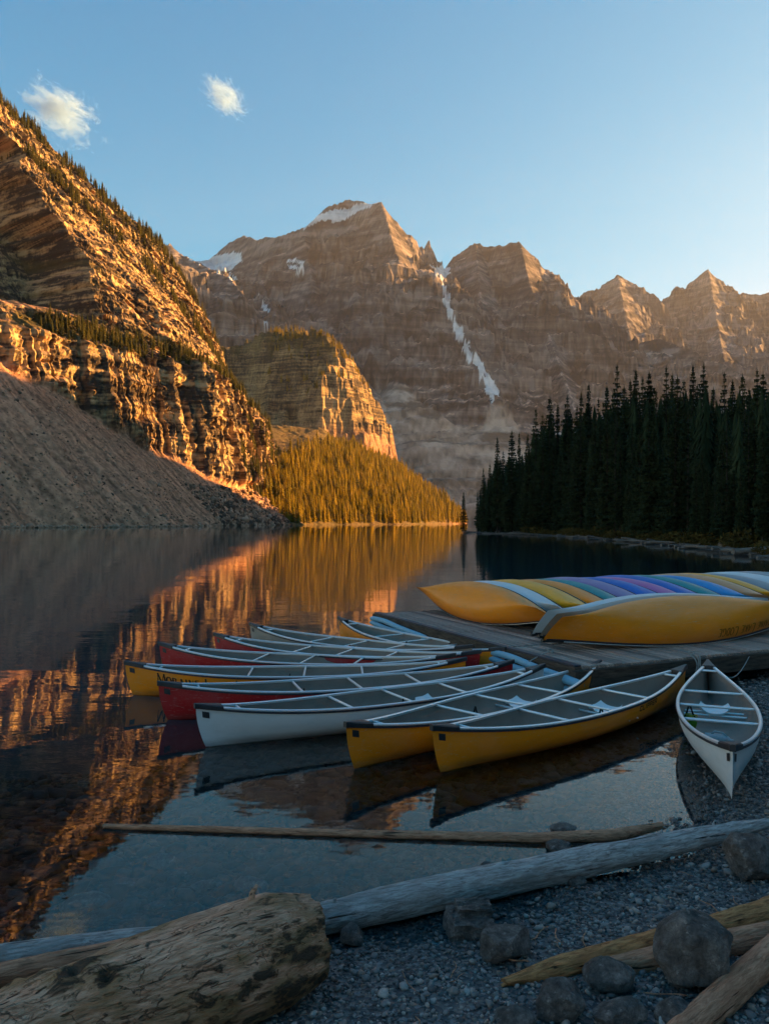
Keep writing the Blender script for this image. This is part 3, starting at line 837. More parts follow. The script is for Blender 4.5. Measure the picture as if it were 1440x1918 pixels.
# the slab with a stepped top
bm = bmesh.new()
def slab(bm, c, sx, sy, sz, rz, sh):
    r = bmesh.ops.create_cube(bm, size=1.0)
    for v in r['verts']:
        q = Vector((v.co.x * sx * (1 - sh * (v.co.z + 0.5)), v.co.y * sy, v.co.z * sz)); q.rotate(Euler((0.12, 0.05, rz))); v.co = q + Vector(c)
slab(bm, (0, 0, 0.05), 0.27, 0.20, 0.12, 0.15, 0.12); slab(bm, (0.03, 0.05, 0.125), 0.21, 0.11, 0.05, 0.12, 0.05)
bmesh.ops.subdivide_edges(bm, edges=bm.edges[:], cuts=7, use_grid_fill=True)
for v in bm.verts:
    k = 0.016 * float(fbm(v.co.x * 14, v.co.y * 14, v.co.z * 14 + 3, 4)); v.co += Vector((k, -k, k * 0.7))
me = bpy.data.meshes.new('slab'); bm.to_mesh(me); bm.free()
o = link('rock', me, M_ROCK, smooth=False); p = onz(880, 1756, 0.0); o.location = (p[0], p[1] + 0.05, 0.0)
setp(o, 'flat stepped slab of rock at the water edge, left of the angular boulder', 'rock')
# stones under water
for k, (a, b, c, d, lab) in enumerate([(272, 336, 1588, 1614, 'pale flat stone under water, below the left end of thin log'), (312, 352, 1611, 1634, 'smaller stone under water, right below the pale flat one'),
                                       (436, 508, 1628, 1656, 'long flat stone under water, above the thick log'), (366, 416, 1630, 1656, 'rounded stone under water between two flat ones'),
                                       (112, 210, 1660, 1690, 'broad dark stone under water near the left edge'), (206, 258, 1630, 1656, 'mid-size stone under water, above the broad dark one'),
                                       (270, 312, 1676, 1696, 'small stone under water right of the broad dark one'), (58, 106, 1746, 1776, 'brown stone under water behind the grey log at left'),
                                       (460, 506, 1580, 1600, 'stone under water just below the thin floating log')]):
    w = (b - a) / FOC * 6
    p = onz((a + b) / 2, d - 4, -0.12)
    zz = float(ground_height(p[0], p[1]))
    p = onz((a + b) / 2, d - 4, zz + 0.05)
    w = (b - a) / FOC * p[1]
    boulder('sunken_stone', lab, (p[0], p[1], min(zz + 0.035, -0.05 - 0.1 * w)), (w, w * 0.75, w * 0.36), 70 + k, facets=6, mat=mw2.mat if False else M_ROCKB, base=ICO3, cat='stone', group='stones under the shallow water')

# ------------------------------------------------------------------ driftwood
def wood_mat(name, pale, mid, dark, bark=0.0, gscale=1.6):
    m = NT(name)
    lon = m.coord((4.5 * gscale, 26 * gscale, 26 * gscale), obj=True)
    g = m.noise(lon, 1.4, 6, 0.65, 0.6)
    blot = m.noise(m.coord((3, 7, 7), obj=True), 1.0, 5, 0.6, 0.5)
    col = m.ramp(g, [(0.30, dark), (0.44, mid), (0.58, pale), (0.75, tuple(min(1, q * 1.25) for q in pale))])
    col = m.mix(m.mr(blot, 0.52, 0.68, 0, 0.6), col, mid)
    crack = m.noise(m.coord((1.6, 46, 46), obj=True), 1.0, 3, 0.5, 0.35)
    cm = m.mr(crack, 0.655, 0.69)
    col = m.mix(cm, col, tuple(q * 0.25 for q in dark))
    h = m.math('SUBTRACT', g, m.math('MULTIPLY', cm, 0.8))
    if bark > 0:
        wv = m.math('ABSOLUTE', m.math('SUBTRACT', m.noise(m.coord((7, 11, 11), obj=True), 1.0, 3, 0.6, 0.8), 0.5))
        wn_ = m.noise(m.coord((6, 8, 8), obj=True), 1.0, 3)
        worm = m.math('MULTIPLY', m.mr(wv, 0.0, 0.014, 1, 0), m.mr(wn_, 0.5, 0.56))
        col = m.mix(m.math('MULTIPLY', worm, 0.6), col, (0.03, 0.022, 0.018)); h = m.math('SUBTRACT', h, worm)
        bn = m.noise(m.coord((8, 15, 15), obj=True), 1.0, 7, 0.75, 0.9)
        orange = m.noise(m.coord((2.2, 5, 5), obj=True), 1.0, 4, 0.6)
        at = m.attr('bark')
        col = m.mix(m.mr(m.math('ADD', orange, m.math('MULTIPLY', at, 0.25)), 0.46, 0.64, 0, 0.8), col, (0.27, 0.145, 0.06))
        bm_ = m.mr(m.math('ADD', bn, m.math('MULTIPLY', at, bark)), 0.575, 0.66)
        col = m.mix(bm_, col, m.mix(bn, (0.025, 0.016, 0.011), (0.14, 0.09, 0.06)))
        h = m.math('ADD', h, m.math('MULTIPLY', m.math('MULTIPLY', bm_, bn), 1.2))
    return m.bsdf(col, 0.85, 0.2, normal=m.bump(h, 1.0, 0.02))
M_SILVER = wood_mat('silver_driftwood', (0.44, 0.42, 0.405), (0.27, 0.245, 0.23), (0.11, 0.092, 0.082))
M_TAN = wood_mat('tan_driftwood', (0.54, 0.28, 0.17), (0.36, 0.17, 0.098), (0.135, 0.06, 0.034))
M_ORANGE = wood_mat('split_orange_wood', (0.54, 0.25, 0.10), (0.33, 0.14, 0.055), (0.10, 0.04, 0.018))
M_BIGLOG = wood_mat('weathered_log_with_bark', (0.66, 0.38, 0.25), (0.46, 0.235, 0.14), (0.18, 0.088, 0.05), bark=0.17)

def log(name, label, P, R, mat, seed, knots=4, jag=0.3, nl=90, na=28, lump=0.06, parent_stubs=(), group=None, ovl=1.0, barky=False):
    """a trunk along the polyline P with radii R; grain runs along the object's own x axis"""
    P = np.array(P, float)
    a, b = P[0], P[-1]; ax = b - a; L = np.linalg.norm(ax); ax = ax / L
    q = Vector(ax).to_track_quat('X', 'Z'); Rm = np.array(q.to_matrix())
    loc = (P - a) @ Rm                                   # local coordinates
    t = np.linspace(0, 1, nl); tp = np.linspace(0, 1, len(P))
    cx = np.interp(t, tp, loc[:, 0]); cyy = np.interp(t, tp, loc[:, 1]); cz = np.interp(t, tp, loc[:, 2])
    rr = np.interp(t, np.linspace(0, 1, len(R)), R)
    rg = np.random.RandomState(seed)
    th = np.linspace(0, 2 * np.pi, na, endpoint=False)
    TH, TT = np.meshgrid(th, t)
    XX = np.repeat(cx[:, None], na, 1)
    r0 = np.repeat(rr[:, None], na, 1)
    ct, st = np.cos(TH), np.sin(TH)
    rad_ = r0 * (1 + lump * fbm(XX / (r0.mean() * 5) + seed, ct * 1.2, st * 1.2, 4) + 0.035 * fbm(XX * 1.2 + seed, ct * 5, st * 5, 3))
    bark = np.zeros_like(rad_)
    for k in range(knots):
        kx = rg.uniform(0.06, 0.94) * L; kt = rg.uniform(0.9, 3.7); kr = rg.uniform(0.25, 0.5) * rr.mean()
        dx_ = (XX - kx) / kr; dth = np.arctan2(np.sin(TH - kt), np.cos(TH - kt)) * r0 / kr
        e = np.exp(-(dx_ ** 2 * 0.6 + dth ** 2) * 1.6)
        rad_ = rad_ + rr.mean() * (0.16 * e - 0.24 * np.exp(-(dx_ ** 2 + dth ** 2) * 7))
        bark = np.maximum(bark, e)
    if barky:
        bark = np.maximum(bark, 1.0 * sstep(0.50, 0.85, TT) * sstep(2.0, 3.0, TH) * sstep(5.6, 4.8, TH) * sstep(-0.35, 0.3, fbm(XX * 5, TH * 3, 2.0, 4)))
        bark = np.maximum(bark, 0.6 * sstep(3.1, 4.0, TH) * sstep(5.8, 5.0, TH))
    jg0 = jag * rr[0] * fbm(ct[0] * 1.6 + seed, st[0] * 1.6, 0.5, 4); jg1 = jag * rr[-1] * fbm(ct[0] * 1.6 - seed, st[0] * 1.6, 2.5, 4)
    XX = XX + np.outer(np.clip(1 - t * 8, 0, 1), jg0) * 1.5 + np.outer(np.clip(1 - (1 - t) * 8, 0, 1), jg1) * 1.5
    V = np.stack([XX, cyy[:, None] + rad_ * ct, cz[:, None] + rad_ * st * ovl], -1)
    mb = MB()
    Vc = np.concatenate([V, V[:, :1]], 1)
    n_ = V.shape[0] * na
    F = [(i * na + k, i * na + (k + 1) % na, (i + 1) * na + (k + 1) % na, (i + 1) * na + k) for i in range(nl - 1) for k in range(na)]
    Vf = V.reshape(-1, 3)
    caps = []
    for ring, sgn in ((0, -1), (nl - 1, 1)):            # hollowed, splintered ends
        c0 = V[ring].mean(0); prev = [ring * na + k for k in range(na)]
        for f_, push in ((0.72, 0.05), (0.35, -0.12), (0.0, -0.2)):
            base = n_ + len(caps)
            for k in range(na):
                pt = c0 + (V[ring, k] - c0) * f_ + np.array([sgn * rr[ring] * (push + 0.25 * rg.normal() * (0.2 if f_ else 0)), 0, 0])
                caps.append(pt)
            cur = [base + k for k in range(na)]
            for k in range(na):
                F.append((prev[k], prev[(k + 1) % na], cur[(k + 1) % na], cur[k]))
            prev = cur
    Vf = np.concatenate([Vf, np.array(caps)])
    me = mesh_np(name, Vf, np.array(F))
    attr(me, 'bark', np.concatenate([bark.ravel(), np.full(len(caps), 0.25)]))
    o = link(name, me, mat, smooth=True)
    o.location = a; o.rotation_mode = 'QUATERNION'; o.rotation_quaternion = q
    setp(o, label, 'log', group)
    for (tx, ang, ln, r_) in parent_stubs:
        mb = MB(); i = int(tx * (nl - 1)); c0 = np.array([cx[i], cyy[i], cz[i]])
        dr = np.array([0.25, math.cos(ang), math.sin(ang)]); dr /= np.linalg.norm(dr)
        mb.tube([c0 + dr * rr[i] * 0.7, c0 + dr * (rr[i] + ln * 0.5), c0 + dr * (rr[i] + ln) + np.array([0.3 * ln, 0, 0])], [r_ * 1.5, r_, r_ * 0.5], 8)
        mb.build('branch_stub', mat, o, True)
    return o

log('driftwood_log', 'thick weathered log with dark bark patches and broken end, lower left', [(-3.1, 2.46, 0.16), (-1.62, 3.27, 0.18), (-0.9, 3.67, 0.235), (-0.36, 3.98, 0.275)], [0.16, 0.172, 0.184, 0.2, 0.225, 0.25, 0.265, 0.27, 0.262, 0.20], M_BIGLOG, 3, knots=8, jag=0.10, nl=200, na=80, lump=0.13, barky=True, parent_stubs=((0.80, 1.35, 0.07, 0.016),))
log('driftwood_log', 'long silver-grey log lying across the shallows in the middle', [(-0.75, 4.36, 0.09), (-0.31, 4.55, 0.085), (0.98, 5.1, 0.09), (2.2, 5.52, 0.14), (2.8, 5.66, 0.2)], [0.085, 0.088, 0.098, 0.095, 0.07, 0.035], M_SILVER, 8, knots=16, jag=0.9, nl=160, na=40, lump=0.13, parent_stubs=((0.82, 1.4, 0.03, 0.013), (0.46, -1.5, 0.05, 0.025), (0.25, 1.7, 0.02, 0.012), (0.60, 2.4, 0.018, 0.012), (0.12, 2.1, 0.02, 0.014), (0.7, 1.2, 0.022, 0.011)))
log('driftwood_log', 'thin reddish log floating across the still water', [(-2.2, 6.08, 0.012), (-0.1, 5.92, 0.012), (1.13, 5.84, 0.015), (1.75, 5.86, 0.03), (2.14, 5.97, 0.06)], [0.022, 0.030, 0.038, 0.045, 0.046, 0.028], M_TAN, 12, knots=6, jag=0.8, nl=110, na=18)
log('driftwood_log', 'grey bare log behind the thick log at the left edge', [(-2.75, 3.88, 0.06), (-2.06, 4.17, 0.055), (-1.5, 4.33, 0.05), (-0.95, 4.47, 0.05)], [0.078, 0.072, 0.066, 0.045], M_SILVER, 17, knots=6, jag=0.6)
log('driftwood_log', 'slim brown log between the grey log and the thick log', [(-2.6, 3.60, 0.135), (-1.93, 3.90, 0.12), (-1.22, 4.25, 0.10)], [0.062, 0.058, 0.05], M_TAN, 19, knots=5, jag=0.35)
log('driftwood_log', 'split orange log with a pointed tip on the gravel', [(0.60, 3.92, 0.07), (0.95, 4.03, 0.09), (1.5, 4.20, 0.12), (2.35, 4.48, 0.17)], [0.018, 0.052, 0.062, 0.072, 0.08], M_ORANGE, 23, knots=4, jag=1.0, lump=0.16)
log('driftwood_log', 'pale log passing behind the large rounded boulder', [(1.12, 3.99, 0.09), (1.6, 4.10, 0.115), (2.5, 4.33, 0.16)], [0.056, 0.066, 0.072, 0.074], M_TAN, 27, knots=4, jag=0.8)
log('driftwood_log', 'bare diagonal log in the bottom right corner', [(1.22, 3.34, 0.13), (1.62, 3.66, 0.17), (2.05, 4.0, 0.22), (2.7, 4.5, 0.27)], [0.066, 0.07, 0.072, 0.074], M_TAN, 29, knots=4, jag=0.3)

# twigs and bark shreds scattered over the gravel
tw = MB(); rgt = np.random.RandomState(8)
for k in range(46):
    y_ = rgt.uniform(3.4, 6.6); x_ = rgt.uniform(-0.2, 0.52 * y_)
    g_ = float(ground_height(x_, y_))
    if g_ < 0.015: continue
    a_ = rgt.uniform(0, 3.14); L_ = rgt.uniform(0.05, 0.22)
    q_ = np.linspace(-0.5, 0.5, 5)
    tw.tube(np.stack([x_ + q_ * L_ * math.cos(a_) + 0.01 * np.sin(q_ * 6 + k), y_ + q_ * L_ * math.sin(a_), g_ + 0.022 + 0.006 * np.cos(q_ * 5 + k)], 1), rgt.uniform(0.002, 0.0045), 5)
setp(tw.build('twigs', M_TAN, None, True), 'thin twigs scattered over the near gravel', kind='stuff')
# ------------------------------------------------------------------ conifers
def leaf_mat(name, a, b, sub=0.0):
    m = NT(name)
    col = m.mix(m.noise(m.coord(), 1.3, 3), a, b)
    v = m.math('FRACT', m.math('ADD', m.rnd(), m.attr('tint')))
    col = m.mix(m.mr(v, 0, 1, 0, 0.75), col, tuple(q * w_ for q, w_ in zip(a, (0.38, 0.5, 0.5))))
    mat = m.bsdf(col, 0.9, 0.08)
    if sub > 0:                                          # thin sprays let the low sun through
        tl = m.n('ShaderNodeBsdfTranslucent'); m.l(col, tl.inputs[0]); ms = m.n('ShaderNodeMixShader'); ms.inputs[0].default_value = sub
        m.l(m.b.outputs[0], ms.inputs[1]); m.l(tl.outputs[0], ms.inputs[2]); m.l(ms.outputs[0], m.out.inputs[0])
    return mat
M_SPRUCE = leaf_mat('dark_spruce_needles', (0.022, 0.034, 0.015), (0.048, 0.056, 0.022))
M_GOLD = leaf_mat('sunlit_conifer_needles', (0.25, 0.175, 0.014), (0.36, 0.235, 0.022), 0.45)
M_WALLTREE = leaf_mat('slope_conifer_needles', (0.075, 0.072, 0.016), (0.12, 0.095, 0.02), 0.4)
mt = NT('conifer_bark')
mt.bsdf(mt.mix(mt.noise(mt.coord((8, 8, 1)), 1.0, 4), (0.022, 0.018, 0.015), (0.05, 0.042, 0.036)), 0.95, 0.1)
M_BARK = mt.mat

def spruce_crown(H, R, seed, whorls=62, bare=0.06, droop=0.35, gap=0.12):
    """needle-bearing boughs as many small folded sprays, one mesh"""
    rg = np.random.RandomState(seed)
    V = []; F = []
    def tri(a, b, c):
        k = len(V); V.extend((a, b, c)); F.append((k, k + 1, k + 2))
    thin = np.interp(np.linspace(0, 1, 9), np.linspace(0, 1, 9), rg.uniform(0.75, 1.15, 9))
    for w in range(whorls):
        f = (w + rg.uniform(-0.4, 0.4)) / whorls
        f = min(max(f, 0.0), 0.995)
        z = H * (bare + (1 - bare) * f)
        env = R * (1 - f) ** 0.78 * np.interp(f, np.linspace(0, 1, 9), thin) * (0.55 + 0.45 * min(1, f / 0.12)) + 0.10
        nb = rg.randint(5, 8)
        a0 = rg.uniform(0, 6.28)
        for k in range(nb):
            if rg.uniform() < gap: continue
            ang = a0 + k * 6.283 / nb + rg.normal(0, 0.25)
            L = env * rg.uniform(0.6, 1.15)
            d = np.array([math.cos(ang), math.sin(ang), 0]); sd = np.array([-d[1], d[0], 0])
            dr = droop * (1 - 0.9 * f) * rg.uniform(0.6, 1.3)
            ns = max(2, int(L / 0.42) + 1)
            for q in range(ns):
                u0 = q / ns; u1 = (q + 1.25) / ns
                p0 = np.array([0, 0, z]) + d * L * u0 + np.array([0, 0, -dr * L * u0 * (1.6 - 0.9 * u0)])
                p1 = np.array([0, 0, z]) + d * L * min(u1, 1.06) + np.array([0, 0, -dr * L * u1 * (1.6 - 0.9 * u1)])
                wd = (0.16 + 0.20 * L * (1 - abs(u0 - 0.45))) * rg.uniform(0.7, 1.2)
                sag = np.array([0, 0, -wd * rg.uniform(0.35, 0.8)])
                fw = d * wd * 0.6
                tri(p0, p1, p0 + sd * wd + sag + fw)
                tri(p1, p0, p0 - sd * wd + sag + fw)
                if rg.uniform() < 0.7:
                    tri(p0 + sd * 0.05, p1, (p0 + p1) / 2 + np.array([0, 0, -0.28 - 0.25 * rg.uniform()]) + sd * rg.normal(0, 0.1))
    # leader
    for k in range(3):
        a = 2.1 * k; s_ = np.array([math.cos(a), math.sin(a), 0]) * 0.10
        tri(np.array([0, 0, H * 0.965]) + s_, np.array([0, 0, H * 0.965]) - s_, np.array([0, 0, H * 1.012]))
    me = mesh_np('crown', np.array(V), np.array(F))
    return me

def trunk_mesh(H, r):
    mb = MB()
    mb.tube([(0, 0, -0.6), (0, 0, H * 0.3), (0.03, 0, H * 0.7), (0, 0, H * 0.985)], [r * 1.25, r, r * 0.55, 0.02], 7)
    return mb.mesh('trunk')

SPR = []
for k in range(7):
    H = 20.0; R = [2.0, 2.4, 1.7, 2.2, 2.6, 1.6, 1.8][k]
    cm = spruce_crown(H, R, 100 + k, whorls=[64, 58, 66, 52, 60, 70, 46][k], bare=[0.03, 0.05, 0.08, 0.02, 0.04, 0.12, 0.06][k], droop=[0.35, 0.5, 0.3, 0.45, 0.4, 0.55, 0.3][k], gap=[0.08, 0.1, 0.15, 0.1, 0.08, 0.2, 0.3][k])
    cm.materials.append(M_SPRUCE)
    tm = trunk_mesh(H, 0.15); tm.materials.append(M_BARK)
    SPR.append((cm, tm))

def conifer(variant, loc, h, rz, label, group, wide=1.0, lean=(0, 0)):
    t = empty('spruce_tree', loc, (lean[0], lean[1], rz), (h / 20.0 * wide, h / 20.0 * wide, h / 20.0))
    setp(t, label, 'tree', group)
    for nm, me in zip(('crown', 'trunk'), SPR[variant]):
        o = bpy.data.objects.new(nm, me); COL.objects.link(o); o.parent = t
    return t

shore_px = [870, 1000, 1150, 1300, 1440, 1500]; shore_Y = [172, 145, 102, 74, 53, 48]
rg = np.random.RandomState(5)
RIGHT = []
def rtree(px, top, Y, var, label=None, wide=1.0):
    x = (px - CX) / FOC * Y; g = float(ground_height(x, Y))
    h = CAM_H + (HY - top) / FOC * Y - g
    RIGHT.append((x, Y))
    return conifer(var, (x, Y, g), h, rg.uniform(0, 6.28), label or 'tall dark spruce standing in the wood on the right shore', 'spruces of the dark wood on the right shore' if not label else None, wide)
rtree(868, 921, 176, 0, 'lone small spruce on the tip of the wooded point', 1.35)
rtree(894, 920, 172, 5, 'short slim spruce at the left end of the dark wood', 1.2)
rtree(1155, 683, 118, 6, 'thin ragged spruce rising above its neighbours in the dark wood')
skyline = [(905, 876, 170), (917, 868, 168), (931, 819, 166), (942, 845, 170), (958, 806, 162), (972, 810, 165), (1003, 765, 158), (988, 812, 152), (1029, 742, 150), (1044, 756, 152), (1062, 741, 146), (1080, 760, 140), (1102, 718, 136),
           (1120, 746, 134), (1136, 724, 128), (1168, 722, 124), (1190, 692, 120), (1203, 706, 125), (1215, 697, 116), (1228, 730, 112), (1247, 686, 112), (1258, 700, 118), (1268, 704, 106), (1297, 684, 104), (1317, 681, 100),
           (1305, 720, 110), (1335, 726, 98), (1356, 697, 94), (1371, 712, 97), (1390, 700, 90), (1402, 728, 84), (1417, 690, 82), (1428, 698, 86), (1445, 706, 78), (1280, 712, 108), (1180, 712, 128), (1150, 730, 130), (1088, 734, 142), (1016, 775, 156)]
for k, (px, top, Y) in enumerate(skyline):
    rtree(px, top, Y, k % 7, wide=[1.0, 0.9, 1.1, 0.95][k % 4])
sk_px = [q[0] for q in sorted(skyline)]; sk_top = [q[1] for q in sorted(skyline)]
for k in range(92):
    px = 893 + (1465 - 893) * (k + rg.uniform(0, 1)) / 92
    Ys = float(np.interp(px, shore_px, shore_Y))
    front = k % 2
    Y = Ys + (rg.uniform(3, 10) if front else rg.uniform(10, 34))
    env = float(np.interp(px, sk_px, sk_top)) + 12
    lo = 965 - (965 - env) * (rg.uniform(0.35, 0.88) if front else rg.uniform(0.62, 0.97))
    rtree(px, lo, Y, rg.randint(0, 7), wide=rg.uniform(0.95, 1.35))
# the deep of the wood, behind the trees one can tell apart
def join_trees(name, specs, variants, mat, label):
    Vs, Fs = [], []; k = 0
    for (x, y, z, h, w, v, a) in specs:
        V0, F0 = variants[v]
        c, s_ = math.cos(a), math.sin(a)
        V = np.stack([(V0[:, 0] * c - V0[:, 1] * s_) * w + x, (V0[:, 0] * s_ + V0[:, 1] * c) * w + y, V0[:, 2] * h + z], 1)
        Vs.append(V); Fs.append(F0 + k); k += len(V0)
    me = mesh_np(name, np.concatenate(Vs), np.concatenate(Fs))
    attr(me, 'tint', np.concatenate([np.full(len(v_), ((i_ * 7919) % 1000) / 1000.0) for i_, v_ in enumerate(Vs)]))
    return setp(link(name, me, mat), label, kind='stuff')
def small_conifer(seed, rows=9, per=6, wd=0.62):
    rg_ = np.random.RandomState(seed); V = []; F = []
    for r_ in range(rows):
        f = r_ / rows; z0 = 0.04 + 0.94 * f
        env = 0.125 * (1 - f) ** 0.8 * rg_.uniform(0.75, 1.2) + 0.012
        for k in range(per):
            a = k * 6.283 / per + r_ * 0.7 + rg_.normal(0, 0.25); L = env * rg_.uniform(0.7, 1.25); q = len(V)
            V += [(0, 0, z0 + 0.12 * (1 - f * 0.5)), (math.cos(a - wd) * L * 0.8, math.sin(a - wd) * L * 0.8, z0 - 0.01), (math.cos(a) * L * 1.2, math.sin(a) * L * 1.2, z0 - 0.03 - 0.02 * rg_.uniform()), (math.cos(a + wd) * L * 0.8, math.sin(a + wd) * L * 0.8, z0 - 0.01)]
            F += [(q, q + 1, q + 2), (q, q + 2, q + 3)]
    return np.array(V), np.array(F)
SMALL = [small_conifer(300 + k, [10, 9, 11, 8][k], [6, 6, 5, 6][k]) for k in range(4)]
specs = []
for k in range(420):
    px = rg.uniform(900, 1500); Ys = float(np.interp(px, shore_px, shore_Y)); Y = Ys + rg.uniform(14, 60)
    x = (px - CX) / FOC * Y; g = float(ground_height(x, Y))
    top = float(np.interp(px, sk_px, sk_top)) + rg.uniform(25, 130)
    h = CAM_H + (HY - top) / FOC * Y - g
    specs.append((x, Y, g, h, h * 0.8, rg.randint(0, 4), rg.uniform(0, 6)))
for k in range(500):                                   # the wood goes on behind and to the right of the camera
    Y = rg.uniform(20, 330); x = rg.uniform(60, 190) + max(0, Y - 180) * 0.9
    specs.append((x, Y, float(ground_height(x, Y)), rg.uniform(15, 24), 18, rg.randint(0, 4), rg.uniform(0, 6)))
join_trees('deep_forest', specs, [small_conifer(330 + k, 34, 9, 0.3) for k in range(4)], M_SPRUCE, 'dark depth of the wood behind the spruces on the right shore')

# low golden shrubs along the foot of the wood
def shrub_mesh(seed):
    rg_ = np.random.RandomState(seed); n = 420
    d = rg_.normal(size=(n, 3)); d /= np.linalg.norm(d, axis=1)[:, None]
    c = d * (rg_.uniform(0.3, 1, (n, 1)) ** 0.5) * np.array([1.0, 0.8, 0.55]) + np.array([0, 0, 0.5]); c[:, 2] = np.abs(c[:, 2])
    a = rg_.normal(size=(n, 3)) * 0.11; b = rg_.normal(size=(n, 3)) * 0.11
    V = np.stack([c, c + a, c + b], 1).reshape(-1, 3); F = np.arange(n * 3).reshape(-1, 3)
    return mesh_np('shrub', V, F)
M_SHRUB = leaf_mat('autumn_shrub_leaves', (0.075, 0.05, 0.012), (0.11, 0.075, 0.02))
SHR = [shrub_mesh(s_) for s_ in (1, 2, 3)]
for q in SHR: q.materials.append(M_SHRUB)
for k in range(34):
    px = 985 + (1445 - 985) * (k + rg.uniform(0, 1)) / 34
    Y = float(np.interp(px, shore_px, shore_Y)) + rg.uniform(2.0, 3.6); x = (px - CX) / FOC * Y
    o = bpy.data.objects.new('shrub', SHR[k % 3]); COL.objects.link(o)
    o.location = (x, Y, float(ground_height(x, Y)) - 0.1); s_ = rg.uniform(0.8, 1.6); o.scale = (s_ * 1.3, s_, s_ * rg.uniform(0.7, 1.1)); o.rotation_euler = (0, 0, rg.uniform(0, 6))
    setp(o, 'low golden shrub at the foot of the dark wood', 'shrub', 'golden shrubs along the right shore')

# driftwood thrown up along the right shore
M_DRIFT = wood_mat('bleached_shore_wood', (0.22, 0.185, 0.16), (0.15, 0.12, 0.10), (0.07, 0.055, 0.048), gscale=0.5)
def stick_mesh(seed):
    rg_ = np.random.RandomState(seed); mb = MB()
    t = np.linspace(0, 1, 9)
    P_ = np.stack([t * 2 - 1, 0.05 * np.sin(t * 5 + seed) , 0.03 * np.cos(t * 4 + seed)], 1)
    mb.tube(P_, 0.055 * (1.15 - 0.6 * t) * rg_.uniform(0.85, 1.15, 9), 8)
    return mb.mesh('stick')
STK = [stick_mesh(s_) for s_ in range(4)]
for q in STK: q.materials.append(M_DRIFT)
for k in range(60):
    px = 872 + (1446 - 872) * ((k + rg.uniform(0, 1)) / 60) ** 0.9
    Y = float(np.interp(px, shore_px, shore_Y)) + rg.uniform(-0.4, 2.2); x = (px - CX) / FOC * Y
    if px < 900: Y = 175 + rg.uniform(-1, 2)
    o = bpy.data.objects.new('driftwood_stick', STK[k % 4]); COL.objects.link(o)
    s_ = rg.uniform(0.9, 3.2)
    o.location = (x, Y, max(float(ground_height(x, Y)), 0) + 0.07 * s_ ** 0.5); o.scale = (s_, rg.uniform(1.2, 2.6), rg.uniform(1.2, 2.6))
    o.rotation_euler = (0, rg.normal(0, 0.05), rg.normal(0.25, 0.5)); o['kind'] = 'thing'; del o['kind']
    setp(o, 'bleached driftwood pole washed up below the dark wood', 'driftwood', 'driftwood poles along the right shore')
log('driftwood_log', 'thick bleached log jutting from the bank at the far right shore', [(28.6, 66, 0.45), (31.5, 67.5, 1.1), (34, 69, 2.0)], [0.25, 0.23, 0.2], M_DRIFT, 61, knots=2, nl=30, na=12)
log('driftwood_log', 'bleached log lying level at the water, right edge of the far shore', [(25.2, 56, 0.25), (28, 56.6, 0.4), (31, 57, 0.5)], [0.22, 0.25, 0.22], M_DRIFT, 63, knots=2, nl=30, na=12)

# ------------------------------------------------------------------ the golden wood on the far shore
GOLD_M = []
for V0, F0 in SMALL:
    me = mesh_np('crown', V0, F0); me.materials.append(M_GOLD); GOLD_M.append(me)
tm = MB(); tm.tube([(0, 0, -0.08), (0, 0, 0.9)], [0.013, 0.004], 5); SM_TR = tm.mesh('trunk'); SM_TR.materials.append(M_BARK)
cand = []
rg = np.random.RandomState(21)
Xc = rg.uniform(-170, 150, 26000); Yc = rg.uniform(612, 1150, 26000)
Hc, isBc = valley_height(Xc, Yc)
ok = (Hc > 1.2) & ~isBc & (rg.uniform(size=len(Xc)) < np.clip(0.62 + 0.5 * fbm(Xc / 40, Yc / 40, 3.0, 3), 0, 1)) & (Hc < 128)
Xc, Yc, Hc = Xc[ok], Yc[ok], Hc[ok]
wpt = (Xc - OX) * AX + (Yc - OY) * AY; dpt = -((Xc - OX) * NX + (Yc - OY) * NY)
foot = np.interp(wpt, [-160, 0, 100, 174, 230, 300, 420, 640], [44, 38, 26, 16, 42, 87, 165, 250])
ok = dpt < foot + 6
Xc, Yc, Hc = Xc[ok], Yc[ok], Hc[ok]
px = CX + FOC * Xc / Yc
ok = (px > 330) & (px < 880); Xc, Yc, Hc = Xc[ok], Yc[ok], Hc[ok]
cell = {}
keep = []
for i in range(len(Xc)):
    c_ = (int(Xc[i] // 3.4), int(Yc[i] // 4.8))
    if c_ in cell: continue
    cell[c_] = 1; keep.append(i)
Xc, Yc, Hc = Xc[keep], Yc[keep], Hc[keep]
hh = np.clip(rg.normal(14, 4.2, len(Xc)), 6, 25) * np.where(Yc < 700, 0.95, 1.0)
order = np.argsort(-(hh / Yc) * (1 + 0.6 * (Yc < 720)))
nind = 300 - 3 - len(skyline) - 92
rest = []
for r_, i in enumerate(order):
    v = rg.randint(0, 4); a = rg.uniform(0, 6)
    if r_ < nind:
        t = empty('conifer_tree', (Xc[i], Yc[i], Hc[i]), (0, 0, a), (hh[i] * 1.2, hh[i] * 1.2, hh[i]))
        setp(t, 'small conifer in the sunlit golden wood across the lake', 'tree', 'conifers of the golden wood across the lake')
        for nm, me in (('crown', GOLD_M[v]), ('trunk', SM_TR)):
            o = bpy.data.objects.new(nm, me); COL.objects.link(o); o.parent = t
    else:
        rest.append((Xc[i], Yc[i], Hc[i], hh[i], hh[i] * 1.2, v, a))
join_trees('golden_wood', rest, SMALL, M_GOLD, 'mass of sunlit golden conifers on the slope across the lake')
